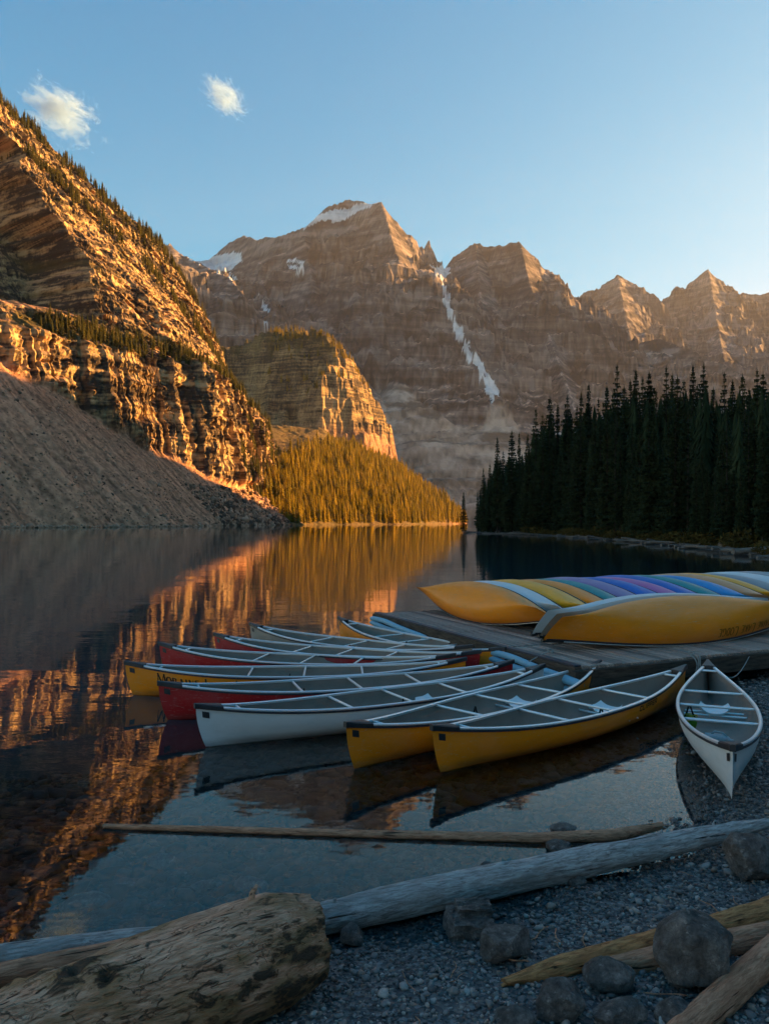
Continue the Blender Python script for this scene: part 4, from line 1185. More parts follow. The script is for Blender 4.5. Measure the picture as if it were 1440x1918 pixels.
# trees on top of the bluff and down its shaded right side
specs = []
Xc = rg.uniform(-260, 60, 16000); Yc = rg.uniform(1090, 1420, 16000)
Hc, isBc = valley_height(Xc, Yc)
e = 4.0; hx = valley_height(Xc + e, Yc)[0]; hy = valley_height(Xc, Yc + e)[0]
sl = np.hypot(hx - Hc, hy - Hc) / e
ok = (isBc & (Hc > 190) & (sl < 1.5) & (Xc > -190)) | (isBc & (Hc < 130) & (Hc > 20) & (sl < 1.2) & (Xc > -30) & (rg.uniform(size=len(Xc)) < 0.6))
for x_, y_, z_ in zip(Xc[ok], Yc[ok], Hc[ok]):
    if rg.uniform() < 0.5:
        h = rg.uniform(7, 14); specs.append((x_, y_, z_ - 0.5, h, h * 1.1, rg.randint(0, 4), rg.uniform(0, 6)))
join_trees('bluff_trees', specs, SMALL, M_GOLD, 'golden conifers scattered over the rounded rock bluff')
# trees on the benches and along the crest of the left mountain
specs = []
n = 6500
s_ = rg.uniform(-40, 600, n); kind = rg.randint(0, 4, n)
C_ = crest(s_)
zb_ = np.minimum(np.interp(s_, [-160, 200, 331, 434, 508, 640], [124, 120, 110, 84, 56, 14]), C_ - 12)
z_ = np.where(kind == 0, zb_ + rg.uniform(-1, 16, n), np.where(kind == 1, C_ - np.abs(rg.normal(0, 14, n)) + 2, np.where(kind == 2, 330 - 0.62 * (s_ - 90) + rg.normal(0, 7, n) , 22 + rg.uniform(0, 1, n) * np.where(s_ > 255, 75, 40))))
clump = fbm(s_ / 30, z_ / 22, 12.0, 3)
ok = (z_ < C_ + 1) & (z_ > 18) & (clump > np.where(kind == 1, -0.15, np.where(kind == 2, -0.1, -0.2))) & ~((kind == 2) & ((s_ < 95) | (z_ < zb_ + 20))) & ~((kind == 3) & (s_ < 215)) & ~((kind == 0) & (s_ < 60))
ok &= ~((kind == 3) & (rg.uniform(size=n) < 0.3))
P_ = wall_point(s_[ok], z_[ok])
for p, kd in zip(P_, kind[ok]):
    h = rg.uniform(6, 12.5) * (1.15 if kd == 3 else 1.0)
    specs.append((p[0] + NX * 1.5, p[1] + NY * 1.5, p[2] - 1.0, h, h * 1.0, rg.randint(0, 4), rg.uniform(0, 6)))
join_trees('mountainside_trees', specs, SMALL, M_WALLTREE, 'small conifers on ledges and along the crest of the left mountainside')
# ------------------------------------------------------------------ canoes
def paint(name, col, scuff=0.5, rough=0.36):
    m = NT(name)
    co = m.coord(obj=True)
    n1 = m.noise(m.coord((0.8, 3, 3), obj=True), 2.2, 5, 0.65)
    sc = m.noise(m.coord((1.0, 16, 16), obj=True), 3.0, 5, 0.7)
    c = m.mix(m.mr(n1, 0.35, 0.7, 0, 0.35), col, tuple(q * 0.62 for q in col))
    c = m.mix(m.mr(sc, 0.60, 0.76, 0, scuff), c, (0.42, 0.37, 0.33))
    sc2 = m.noise(m.coord((2.2, 40, 40), obj=True), 2.0, 3, 0.6, 0.4)
    c = m.mix(m.mr(sc2, 0.62, 0.68, 0, scuff), c, tuple(0.4 * q + 0.25 for q in col))
    fade = m.noise(m.coord((1.2, 2.5, 2.5), obj=True), 1.6, 4, 0.6)
    c = m.mix(m.mr(fade, 0.5, 0.7, 0, 0.3), c, tuple(0.75 * q + 0.10 for q in col))
    zz_ = m.n('ShaderNodeSeparateXYZ'); m.l(m.coord(), zz_.inputs[0])
    c = m.mix(m.math('MULTIPLY', m.mr(zz_.outputs[2], 0.03, 0.10, 0.55, 0), m.mr(n1, 0.3, 0.6, 0.4, 1)), c, (0.05, 0.045, 0.035))      # scum line left by the lake
    return m.bsdf(c, m.mr(n1, 0.3, 0.7, rough, rough + 0.2), 0.4, normal=m.bump(sc, 0.08, 0.004))
HULLS = {'yellow': paint('yellow_orange_hull', (0.90, 0.262, 0.006)), 'red': paint('red_hull', (0.40, 0.010, 0.012)), 'white': paint('pale_grey_hull', (0.62, 0.65, 0.67), 0.3),
         'cream': paint('cream_grey_hull', (0.30, 0.255, 0.215), 0.3), 'teal': paint('teal_hull', (0.006, 0.24, 0.25)), 'purple': paint('violet_hull', (0.25, 0.19, 0.38)), 'blue': paint('blue_hull', (0.008, 0.12, 0.50)),
         'pink': paint('mauve_hull', (0.46, 0.13, 0.36)), 'sky': paint('bright_blue_hull', (0.015, 0.24, 0.58)), 'peach': paint('peach_hull', (0.60, 0.29, 0.13)), 'grey': paint('grey_hull', (0.27, 0.29, 0.31)), 'gold': paint('golden_hull', (0.88, 0.37, 0.010))}
mi = NT('taupe_canoe_liner')
ci = mi.mix(mi.noise(mi.coord(obj=True), 5.0, 4), (0.20, 0.155, 0.128), (0.29, 0.235, 0.20))
ci = mi.mix(mi.mr(mi.noise(mi.coord((2, 9, 9), obj=True), 4, 5, 0.7), 0.55, 0.75, 0, 0.4), ci, (0.10, 0.085, 0.075))
M_LINER = mi.bsdf(ci, 0.75, 0.25)
ma = NT('brushed_aluminium')
M_ALU = ma.bsdf(ma.mix(ma.noise(ma.coord((1, 30, 30), obj=True), 4, 3), (0.60, 0.63, 0.66), (0.82, 0.84, 0.86)), 0.36, 0.5, 0.55)
mk = NT('black_plastic'); M_BLACK = mk.bsdf(mk.mix(mk.noise(mk.coord(obj=True), 20, 3), (0.012, 0.013, 0.017), (0.03, 0.032, 0.038)), 0.45, 0.4)
mv = NT('dark_vinyl_strip'); M_VINYL = mv.bsdf(mv.mix(mv.noise(mv.coord(obj=True), 9, 3), (0.02, 0.022, 0.035), (0.05, 0.052, 0.065)), 0.5, 0.3)
mw = NT('white_moulded_seat'); M_SEAT = mw.bsdf(mw.mix(mw.noise(mw.coord(obj=True), 12, 3), (0.60, 0.63, 0.66), (0.74, 0.76, 0.78)), 0.5, 0.35)
ml_ = NT('lettering_ink'); M_INK = ml_.bsdf(ml_.mix(ml_.noise(ml_.coord(obj=True), 14, 4), (0.012, 0.010, 0.010), (0.06, 0.04, 0.025)), 0.6, 0.2)

CL, CB = 4.75, 0.405                                     # length, half beam
def sheer(s): return 0.315 + 0.155 * np.abs(s) ** 2.7
def keel(s): return -0.03 + 0.05 * np.abs(s) ** 6
def hull_pt(s, th, side, inset=0.0):
    """outer skin: s -1..1 stern to bow, th 0 keel .. pi/2 gunwale, side +-1"""
    s = np.asarray(s, float); th = np.asarray(th, float)
    a = np.abs(s)
    p = 2.5 - 1.1 * a ** 2
    zs = sheer(s); zk = keel(s) + inset * 3.2
    b = np.maximum(CB * (1 - a ** 2.05) ** 1.12 - inset, 0.0)
    y = b * np.sin(th) ** (2 / p)
    c_ = np.clip(np.cos(th), 0, 1) ** (2 / p)
    z = zs - (zs - zk) * c_
    v = np.clip((z + 0.03) / (zs + 0.03), 0, 1)
    xe = CL / 2 * (1 - 0.055 * (1 - v) ** 2.0) - inset * 1.5
    return np.stack([s * xe, side * y, z], -1)
NS_, NT_ = 57, 11
sv_ = np.sin(np.linspace(-np.pi / 2, np.pi / 2, NS_)) * 0.35 + np.linspace(-1, 1, NS_) * 0.65
thv = np.linspace(0, np.pi / 2, NT_)
S2, T2 = np.meshgrid(sv_, np.concatenate([-thv[::-1], thv[1:]]), indexing='ij')
outer = hull_pt(S2, np.abs(T2), np.sign(T2))
inner = hull_pt(S2 * 0.992, np.abs(T2), np.sign(T2), 0.014)
hb = MB(); hb.grid(outer, False, 0); hb.grid(inner, True, 1)
n2 = outer.shape[1]
rim0 = np.stack([outer[:, 0], inner[:, 0]], 1); rim1 = np.stack([outer[:, -1], inner[:, -1]], 1)
hb.grid(rim0, True, 1); hb.grid(rim1, False, 1)
HULL = hb.mesh('hull'); HULL.polygons.foreach_set('use_smooth', np.ones(len(HULL.polygons), bool))
HULL.materials.append(HULLS['yellow']); HULL.materials.append(M_LINER)
def rail_mesh(side, prof):
    P_ = hull_pt(np.linspace(-0.985, 0.985, 61), np.full(61, np.pi / 2), side)
    T_ = np.gradient(P_, axis=0); T_ /= np.linalg.norm(T_, axis=1)[:, None]
    o_ = np.stack([-T_[:, 1], T_[:, 0], 0 * T_[:, 0]], 1) ; o_ *= (side if True else 1); o_ /= np.linalg.norm(o_, axis=1)[:, None] + 1e-9
    G = np.stack([P_ + o_ * a_ + np.array([0, 0, b_]) for a_, b_ in prof + prof[:1]], 1)
    mb = MB(); mb.grid(G, side > 0)
    return mb.mesh('gunwale')
RAILS = [rail_mesh(sd_, [(-0.020, -0.012), (-0.021, 0.010), (-0.012, 0.017), (0.008, 0.017), (0.017, 0.010), (0.016, -0.004), (0.002, -0.012)]) for sd_ in (1, -1)]
STRIPS = [rail_mesh(sd_, [(0.0, -0.030), (0.0, -0.008), (0.013, -0.005), (0.015, -0.016), (0.012, -0.030)]) for sd_ in (1, -1)]
for r_ in RAILS: r_.materials.append(M_ALU)
for r_ in STRIPS: r_.materials.append(M_VINYL)
def cap_mesh(e):
    q = np.linspace(0.885, 1.0, 9); G = []
    for s_ in q:
        l_ = hull_pt(e * min(s_, 0.9995), np.pi / 2, 1)
        hw = abs(l_[1]) + 0.022; zt = l_[2] + 0.027; x_ = l_[0] + e * (0.018 if s_ > 0.99 else 0)
        G.append([(x_, -hw, zt - 0.055), (x_, -hw, zt - 0.012), (x_, -hw * 0.8, zt), (x_, 0, zt + 0.004), (x_, hw * 0.8, zt), (x_, hw, zt - 0.012), (x_, hw, zt - 0.055)])
    G = np.array(G); mb = MB(); mb.grid(G, e < 0)
    mb.add(G[0], [tuple(range(7))]); mb.add(G[-1], [tuple(range(6, -1, -1))])
    me = mb.mesh('end_cap'); me.materials.append(M_BLACK); return me
CAPS = [cap_mesh(1), cap_mesh(-1)]
def thwart_mesh(s_, dip=0.0):
    l_ = hull_pt(s_, np.pi / 2, 1); hw = abs(l_[1]) - 0.008; mb = MB()
    t_ = np.linspace(-1, 1, 9)
    P_ = np.stack([np.full(9, l_[0]), t_ * hw, l_[2] - 0.012 - dip * (1 - t_ ** 2)], 1)
    mb.tube(P_, 0.0155, 8); me = mb.mesh('thwart'); me.materials.append(M_ALU); me.polygons.foreach_set('use_smooth', np.ones(len(me.polygons), bool)); return me
THW = {s_: thwart_mesh(s_) for s_ in (0.80, 0.28, -0.04, -0.38, -0.84, 0.02, -0.45)}
def seat_mesh():
    """a sliding bucket seat"""
    mb = MB(); u = np.linspace(-1, 1, 13); v = np.linspace(-1, 1, 9)
    U, Vv = np.meshgrid(u, v, indexing='ij')
    edge = np.sqrt(np.clip(1 - np.abs(Vv) ** 2.5 * 0.25, 0, 1))
    top = np.stack([Vv * 0.125 * (1 - 0.25 * np.abs(U) ** 3), U * 0.17 * edge, 0.055 * np.abs(U) ** 3 + 0.035 * np.clip(-Vv, 0, 1) ** 2 + 0.0 * U], -1)
    bot = top.copy(); bot[..., 2] -= 0.022; bot[..., :2] *= 0.96
    mb.grid(top, False); mb.grid(bot, True)
    for a_, b_, fl in ((top[0], bot[0], True), (top[-1], bot[-1], False)): mb.grid(np.stack([a_, b_], 1), not fl)
    mb.grid(np.stack([top[:, 0], bot[:, 0]], 1), False); mb.grid(np.stack([top[:, -1], bot[:, -1]], 1), True)
    me = mb.mesh('seat'); me.polygons.foreach_set('use_smooth', np.ones(len(me.polygons), bool)); me.materials.append(M_SEAT); return me
SEAT = seat_mesh()
def rails_seat_mesh(s_):
    l_ = hull_pt(s_, np.pi / 2 * 0.86, 1); mb = MB()
    for dx_ in (-0.09, 0.09):
        mb.tube([(l_[0] + dx_, -abs(l_[1]) + 0.02, 0.135), (l_[0] + dx_, abs(l_[1]) - 0.02, 0.135)], 0.012, 8)
    me = mb.mesh('seat_rail'); me.materials.append(M_ALU); return me
SEATRAIL = {s_: rails_seat_mesh(s_) for s_ in (-0.22, 0.45, -0.6)}

# lettering drawn with thick and thin strokes, laid on the hull's skin
SERIF = {'M': [((0, 0), (0.12, 1), 0.35), ((0.12, 1), (0.5, 0.1), 1), ((0.5, 0.1), (0.88, 1), 0.35), ((0.88, 1), (1.0, 0), 1)], 'O': 'oval', 'R': [((0.14, 0), (0.14, 1), 1), ((0.14, 1), (0.6, 0.95), 0.4), ((0.6, 0.95), (0.72, 0.75), 0.9), ((0.72, 0.75), (0.55, 0.52), 0.8), ((0.55, 0.52), (0.14, 0.5), 0.4), ((0.42, 0.5), (0.95, 0), 1)],
         'A': [((0.02, 0), (0.5, 1), 0.4), ((0.5, 1), (0.98, 0), 1), ((0.2, 0.38), (0.8, 0.38), 0.4)], 'I': [((0.5, 0), (0.5, 1), 1)], 'N': [((0.12, 0), (0.12, 1), 0.4), ((0.12, 1), (0.88, 0), 1), ((0.88, 0), (0.88, 1), 0.4)],
         'E': [((0.18, 0), (0.18, 1), 1), ((0.18, 1), (0.82, 1), 0.4), ((0.18, 0.52), (0.68, 0.52), 0.4), ((0.18, 0), (0.86, 0), 0.4)], 'L': [((0.18, 0), (0.18, 1), 1), ((0.18, 0), (0.86, 0), 0.5)], 'K': [((0.16, 0), (0.16, 1), 1), ((0.85, 1), (0.18, 0.45), 0.4), ((0.38, 0.58), (0.95, 0), 1)],
         'D': [((0.15, 0), (0.15, 1), 1), ((0.15, 1), (0.6, 0.95), 0.45), ((0.6, 0.95), (0.9, 0.6), 0.9), ((0.9, 0.6), (0.85, 0.25), 1), ((0.85, 0.25), (0.55, 0.02), 0.8), ((0.55, 0.02), (0.15, 0), 0.45)], 'G': 'gee'}
SANS = {'C': [((0.95, 0.9), (0.15, 0.95), 1), ((0.1, 0.9), (0.1, 0.1), 1), ((0.15, 0.05), (0.95, 0.1), 1)], 'L': [((0.1, 1), (0.1, 0), 1), ((0.1, 0.04), (0.9, 0.04), 1)], 'I': [((0.5, 0), (0.5, 1), 1)], 'P': [((0.1, 0), (0.1, 1), 1), ((0.1, 0.96), (0.85, 0.96), 1), ((0.9, 0.95), (0.9, 0.5), 1), ((0.85, 0.46), (0.1, 0.46), 1)],
        'E': [((0.1, 0), (0.1, 1), 1), ((0.1, 0.96), (0.95, 0.96), 1), ((0.1, 0.5), (0.85, 0.5), 1), ((0.1, 0.04), (0.95, 0.04), 1)], 'R': [((0.1, 0), (0.1, 1), 1), ((0.1, 0.96), (0.85, 0.96), 1), ((0.9, 0.95), (0.9, 0.5), 1), ((0.85, 0.46), (0.1, 0.46), 1), ((0.55, 0.45), (0.95, 0), 1)]}
def strokes(ch, font):
    d = font.get(ch)
    if d == 'oval':
        a = np.linspace(0, 2 * np.pi, 17); return [((0.5 + 0.47 * math.cos(a[i]), 0.5 + 0.52 * math.sin(a[i])), (0.5 + 0.47 * math.cos(a[i + 1]), 0.5 + 0.52 * math.sin(a[i + 1])), 0.35 + 0.7 * abs(math.cos((a[i] + a[i + 1]) / 2))) for i in range(16)]
    if d == 'gee':
        a = np.linspace(0.9, 5.9, 13); return [((0.52 + 0.45 * math.cos(a[i]), 0.5 + 0.52 * math.sin(a[i])), (0.52 + 0.45 * math.cos(a[i + 1]), 0.5 + 0.52 * math.sin(a[i + 1])), 0.35 + 0.7 * abs(math.cos(a[i]))) for i in range(12)] + [((0.9, 0.0), (0.9, 0.45), 0.9)]
    return d or []
def lettering(text, font, side, x0, x1, drop0, height, weight, small=1.0, first_big=True):
    """strips on the hull skin; x0..x1 run the reading way, drop0 below the sheer is the top of the letters"""
    words_ = []; tot = 0
    for i, ch in enumerate(text):
        big = (i == 0 or text[i - 1] == ' ') and first_big
        w_ = (0.45 if ch == ' ' else 0.5 if ch == 'I' else 1.15 if ch == 'M' else 0.95) * (1.0 if big else small)
        words_.append((ch, w_, 1.0 if big else small)); tot += w_ + 0.16
    k = (x1 - x0) / tot; u = 0; mb = MB()
    def place(x_, d_):
        s_ = x_ / (CL / 2); zt = float(sheer(s_)) - d_; p = 2.5 - 1.1 * abs(s_) ** 2
        zk = float(keel(s_)); zs = float(sheer(s_))
        th = math.acos(min(max(((zs - zt) / (zs - zk)), 0), 1) ** (p / 2))
        q = hull_pt(s_, th, side); q2 = hull_pt(s_ + 0.01, th, side); q3 = hull_pt(s_, th + 0.03, side)
        n_ = np.cross(q2 - q, q3 - q); n_ /= np.linalg.norm(n_) + 1e-12
        if n_[1] * side < 0: n_ = -n_
        return q + n_ * 0.004
    for ch, w_, sc_ in words_:
        for (a_, b_, th_) in strokes(ch, font):
            ax_, ay_ = u + a_[0] * w_, a_[1] * sc_; bx_, by_ = u + b_[0] * w_, b_[1] * sc_
            dx_, dy_ = (bx_ - ax_) * k, (by_ - ay_) * height; L_ = math.hypot(dx_, dy_) + 1e-9
            nx_, ny_ = -dy_ / L_ * weight * th_ / 2, dx_ / L_ * weight * th_ / 2
            nseg = 4; G = []
            for j in range(nseg + 1):
                f = j / nseg; cx_ = x0 + (ax_ + (bx_ - ax_) * f) * k; cy_ = (ay_ + (by_ - ay_) * f) * height
                sg = 1 if x1 > x0 else -1
                G.append([place(cx_ + nx_ , drop0 + height - cy_ - ny_), place(cx_ - nx_, drop0 + height - cy_ + ny_)])
            mb.grid(np.array(G))
        u += w_ + 0.16
    me = mb.mesh('lettering'); me.materials.append(M_INK); return me
# viewed from outside the starboard (y<0) side the bow is on the right; on the port side it is on the left
mfi = NT('faded_lettering_ink'); M_FADED = mfi.bsdf(mfi.mix(mfi.noise(mfi.coord(obj=True), 14, 4), (0.20, 0.07, 0.01), (0.42, 0.14, 0.012)), 0.6, 0.2)
LODGE_P = lettering('MORAINE LAKE LODGE', SERIF, 1, 1.92, 0.36, 0.055, 0.15, 0.022, 0.76)
LODGE_F = LODGE_P.copy(); LODGE_F.materials[0] = M_FADED
CLIP_P = lettering('CLIPPER', SANS, 1, -0.62, -1.12, 0.050, 0.055, 0.014, first_big=False)
def badge_mesh(side):
    G = np.array([[hull_pt(s_, th, side) + np.array([0, side * 0.006, 0]) for th in (1.18, 1.36)] for s_ in (0.945, 0.955, 0.965, 0.975)])
    mb = MB(); mb.grid(G); me = mb.mesh('maker_plate'); me.materials.append(M_BLACK); return me
BADGE = [badge_mesh(1), badge_mesh(-1)]

def child(name, me, parent, loc=None):
    o = bpy.data.objects.new(name, me); COL.objects.link(o); o.parent = parent
    if loc is not None: o.location = loc
    return o
def canoe(label, color, loc, M3, group, scale=1.0, thw=(0.80, 0.28, -0.04, -0.38, -0.84), seat=None, letters=(), open_=True):
    t = empty('canoe')
    t.matrix_world = Matrix.Translation(Vector(loc)) @ M3.to_4x4() @ Matrix.Scale(scale, 4)
    setp(t, label, 'canoe', group)
    h = child('hull', HULL, t); h.material_slots[0].link = 'OBJECT'; h.material_slots[0].material = HULLS[color]
    for r_, st_ in zip(RAILS, STRIPS):
        g = child('gunwale', r_, t); child('rub_strip', st_, g)
    for c_ in CAPS: child('end_cap', c_, t)
    if open_:
        for b_ in BADGE: child('maker_plate', b_, h)
        for s_ in thw: child('thwart', THW[s_], t)
        if seat is not None:
            for s_ in (seat if isinstance(seat, tuple) else (seat,)):
                child('seat_rail', SEATRAIL[s_], t); child('seat', SEAT, t, (hull_pt(s_, 1.3, 1)[0], 0, 0.165))
    for me in letters: child('lettering', me, h)
    return t
def float_canoe(label, color, bow, stern, group='canoes moored in the water', zb=0.455, zs=0.455, **kw):
    b = onz(bow[0], bow[1], zb); s_ = onz(stern[0], stern[1], zs)
    d = Vector(b - s_); L = math.hypot(d.x, d.y)
    X_ = Vector((d.x, d.y, zb - zs)).normalized(); Z_ = Vector((0, 0, 1)); Y_ = Z_.cross(X_).normalized(); Z_ = X_.cross(Y_)
    M3 = Matrix((X_, Y_, Z_)).transposed()
    mid = (b + s_) / 2; mid[2] = (zb + zs) / 2 - 0.47
    print('canoe', label, 'length', round(L, 2))
    return canoe(label, color, mid, M3, group, **kw), mid, M3
MOOR = [
    ('yellow canoe moored farthest out, its side against the blue dock bumper', 'yellow', (640, 1158), (936, 1213), dict()),
    ('cream-grey canoe moored between the farthest yellow canoe and a red one', 'cream', (463, 1168), (893, 1211), dict()),
    ('red canoe moored next to the cream-grey canoe', 'red', (393, 1187), (911, 1221), dict()),
    ('red canoe moored between another red canoe and the lettered yellow one', 'red', (290, 1205), (863, 1227), dict()),
    ('yellow canoe with long black serif lettering along its side', 'yellow', (231, 1241), (876, 1234), dict(letters=(LODGE_P,))),
    ('red canoe moored between the lettered yellow canoe and the white one', 'red', (304, 1279), (955, 1239), dict()),
    ('white canoe moored between a red canoe and two yellow ones', 'white', (374, 1321), (1014, 1247), dict(letters=(CLIP_P,), seat=-0.22)),
    ('yellow canoe moored second nearest, next to the white one', 'yellow', (663, 1353), (1116, 1241), dict(seat=-0.22)),
    ('nearest yellow canoe in the water with small black block lettering', 'yellow', (808, 1363), (1284, 1248), dict(seat=-0.22, letters=(CLIP_P,))),
]
MOORED = [float_canoe(a_, b_, c_, d_, **e_) for a_, b_, c_, d_, e_ in MOOR]
LAST = float_canoe('white canoe with its bow on the gravel, pointing at the viewer', 'white', (1371, 1399), (1325, 1240), zb=0.57, zs=0.47, seat=-0.22)

# gear stowed in the canoes
def fabric(name, c):
    m = NT(name); return m.bsdf(m.mix(m.noise(m.coord(obj=True), 40, 3), c, tuple(q * 0.5 for q in c)), 0.8, 0.2)
M_LIME = fabric('lime_nylon', (0.16, 0.26, 0.02)); M_STRAP = fabric('black_webbing', (0.015, 0.015, 0.016)); M_ROPE = fabric('pale_rope', (0.36, 0.36, 0.34)); M_YROPE = fabric('yellow_rope', (0.5, 0.36, 0.03)); M_BLUEP = fabric('blue_plastic', (0.015, 0.06, 0.34)); M_JUG = fabric('translucent_white_plastic', (0.52, 0.55, 0.57))
def lump_mesh(seed, size):
    V = ICO3[0] * (1 + 0.22 * fbm(ICO3[0][:, 0] * 1.5 + seed, ICO3[0][:, 1] * 1.5, ICO3[0][:, 2] * 1.5, 3))[:, None]
    V = np.sign(V) * np.abs(V) ** 0.8 * np.array(size) / 2
    me = mesh_np('bag', V, ICO3[1]); me.polygons.foreach_set('use_smooth', np.ones(len(me.polygons), bool)); return me
def gear_bag(idx, x, y, label):
    t, mid, M3 = MOORED[idx] if idx < 9 else LAST
    p = Vector(mid) + M3 @ Vector((x, y, 0.11))
    o = empty('rescue_bag', p); o.rotation_euler = M3.to_euler(); setp(o, label, 'bag', 'rescue bags hanging in the canoes')
    b = link('bag', lump_mesh(idx, (0.20, 0.15, 0.17)), M_LIME, o)
    s_ = MB(); zt = float(sheer(x / 2.37)) - 0.11
    s_.tube([(0.02, -0.05, 0.05), (0.0, -0.03, 0.10), (0, 0.0, zt)], 0.010, 6); s_.tube([(0.02, 0.06, 0.05), (0.0, 0.035, 0.10), (0, 0.0, zt)], 0.010, 6); s_.build('strap', M_STRAP, o, True)
    r_ = MB(); a_ = np.linspace(0, 7.5, 26)
    r_.tube(np.stack([0.08 * np.cos(a_) + 0.05, 0.06 * np.sin(a_) + 0.02, 0.075 + 0.004 * a_], 1), 0.006, 5); r_.build('rope', M_YROPE, o, True)
for idx, x, y, lab in [(0, -0.12, 0.18, 'green rescue bag in the farthest yellow canoe'), (1, -0.12, 0.18, 'green rescue bag in the cream-grey canoe'), (4, 0.10, 0.15, 'green rescue bag in the lettered yellow canoe'),
                       (5, 0.62, 0.15, 'green rescue bag in the red canoe beside the white one'), (6, -0.05, 0.2, 'green rescue bag in the long white canoe'), (7, 0.42, 0.02, 'green rescue bag in the second nearest yellow canoe'), (8, -0.10, 0.2, 'green rescue bag in the nearest yellow canoe'), (9, -0.1, -0.28, 'green rescue bag in the white canoe on the gravel')]:
    gear_bag(idx, x, y, lab)
def bailer(idx, x, y, label, rz=0.4):
    t, mid, M3 = MOORED[idx] if idx < 9 else LAST
    o = empty('bailer_jug', Vector(mid) + M3 @ Vector((x, y, 0.045))); o.rotation_euler = (0, 0, M3.to_euler().z + rz); setp(o, label, 'jug')
    mb = MB(); a_ = np.linspace(0, 2 * np.pi, 17)[:-1]
    prof = [(-0.13, 0.035), (-0.125, 0.06), (-0.03, 0.068), (0.06, 0.066), (0.10, 0.045), (0.125, 0.022), (0.145, 0.022), (0.148, 0.0)]
    G = np.array([[(x_, r_ * 1.15 * np.sign(math.cos(q)) * abs(math.cos(q)) ** 0.6, r_ * 0.75 * np.sign(math.sin(q)) * abs(math.sin(q)) ** 0.6 + 0.055) for q in list(a_) + [a_[0]]] for x_, r_ in prof])
    mb.grid(G); mb.add(G[0][:-1], [tuple(range(16))])
    mb.build('jug_body', M_JUG, o, True)
    h = MB(); h.tube([(0.085, 0, 0.09), (0.05, 0, 0.125), (-0.03, 0, 0.13), (-0.06, 0, 0.10)], 0.011, 8); h.build('handle', M_JUG, o, True)
bailer(9, 0.55, -0.02, 'white plastic bailer on the floor of the white canoe on the gravel', 1.4)
bailer(8, 0.20, 0.05, 'white plastic bailer on the floor of the nearest yellow canoe')
t, mid, M3 = MOORED[7]
o = empty('water_bottle', Vector(mid) + M3 @ Vector((0.72, 0.16, 0.03))); setp(o, 'pale bottle with blue cap in the second nearest yellow canoe', 'bottle')
mb = MB(); mb.tube([(0, 0, 0), (0, 0, 0.01), (0, 0, 0.16), (0, 0, 0.19)], [0.03, 0.038, 0.038, 0.02], 12); mb.build('bottle_body', M_JUG, o, True)
mb = MB(); mb.tube([(0, 0, 0.185), (0, 0, 0.19), (0, 0, 0.225), (0, 0, 0.23)], [0.028, 0.034, 0.034, 0.028], 12); mb.build('cap', M_BLUEP, o, True)

# ------------------------------------------------------------------ dock
DZ = 0.45
E1 = np.array([0.912, 0.410]); E2 = np.array([0.410, -0.912])       # across the planks, along the planks towards the viewer
A0 = onz(701, 1149, DZ)[:2]                                         # far left corner
DL = 6.75; DW = 13.0
SEAM = 4.95
mp_ = NT('weathered_dock_boards')
pl = mp_.noise(mp_.coord((22, 1.2, 22), obj=True), 2.0, 5, 0.65, 0.3)
cb = mp_.ramp(pl, [(0.3, (0.15, 0.105, 0.086)), (0.5, (0.42, 0.31, 0.255)), (0.72, (0.58, 0.45, 0.38))])
cb = mp_.mix(mp_.mr(mp_.rnd(), 0, 1, 0, 0.75), cb, (0.09, 0.07, 0.062))
M_DECK = mp_.bsdf(cb, 0.85, 0.2, normal=mp_.bump(pl, 0.4, 0.006))
mb_ = NT('dark_timber_beam')
pb = mb_.noise(mb_.coord((2, 2, 14)), 2.0, 5, 0.65)
M_BEAM = mb_.bsdf(mb_.ramp(pb, [(0.3, (0.03, 0.024, 0.02)), (0.6, (0.085, 0.066, 0.052)), (0.8, (0.14, 0.11, 0.09))]), 0.9, 0.15, normal=mb_.bump(pb, 0.4, 0.01))
mf_ = NT('pale_blue_foam'); fb_ = mf_.noise(mf_.coord(), 7, 4)
M_FOAM = mf_.bsdf(mf_.mix(fb_, (0.12, 0.30, 0.42), (0.26, 0.46, 0.58)), 0.55, 0.3, normal=mf_.bump(fb_, 0.3, 0.01))
angd = math.atan2(E1[1], E1[0])
dock = empty('dock', (A0[0], A0[1], 0.0), (0, 0, angd))             # local x runs along E1, local -y along E2
setp(dock, 'weathered plank dock carrying the overturned canoes', 'dock')
rgd = np.random.RandomState(4)
PW = 0.142
def plank_mesh(L, k):
    mb = MB(); n_ = 8; ys_ = np.linspace(0, -L, n_); jj = np.random.RandomState(k)
    w = PW - 0.026; G = []
    for y_ in ys_:
        dz_ = 0.003 * jj.normal(); dx_ = 0.0015 * jj.normal()
        G.append([(-w / 2 + dx_, y_, -0.038), (-w / 2 + dx_, y_, -0.004 + dz_), (-w / 2 + 0.005 + dx_, y_, dz_), (w / 2 - 0.005 + dx_, y_, dz_), (w / 2 + dx_, y_, -0.004 + dz_), (w / 2 + dx_, y_, -0.038), (-w / 2 + dx_, y_, -0.038)])
    mb.grid(np.array(G)); mb.add(G[0][:6], [(0, 1, 2, 3, 4, 5)]); mb.add(G[-1][:6], [(5, 4, 3, 2, 1, 0)])
    me = mb.mesh('deck_plank'); me.materials.append(M_DECK); return me
PLK_A = [plank_mesh(SEAM, 10 + k) for k in range(4)]; PLK_B = [plank_mesh(DL - SEAM - 0.05, 20 + k) for k in range(4)]
for i in range(int(DW / PW)):
    x_ = 0.10 + PW * (i + 0.5)
    for lst, y0 in ((PLK_A, 0.0), (PLK_B, -SEAM - 0.05)):
        o = child('deck_plank', lst[rgd.randint(0, 4)], dock, (x_, y0 + rgd.normal(0, 0.008), DZ + rgd.normal(0, 0.003)))
        o.rotation_euler = (0, rgd.normal(0, 0.006), 0)
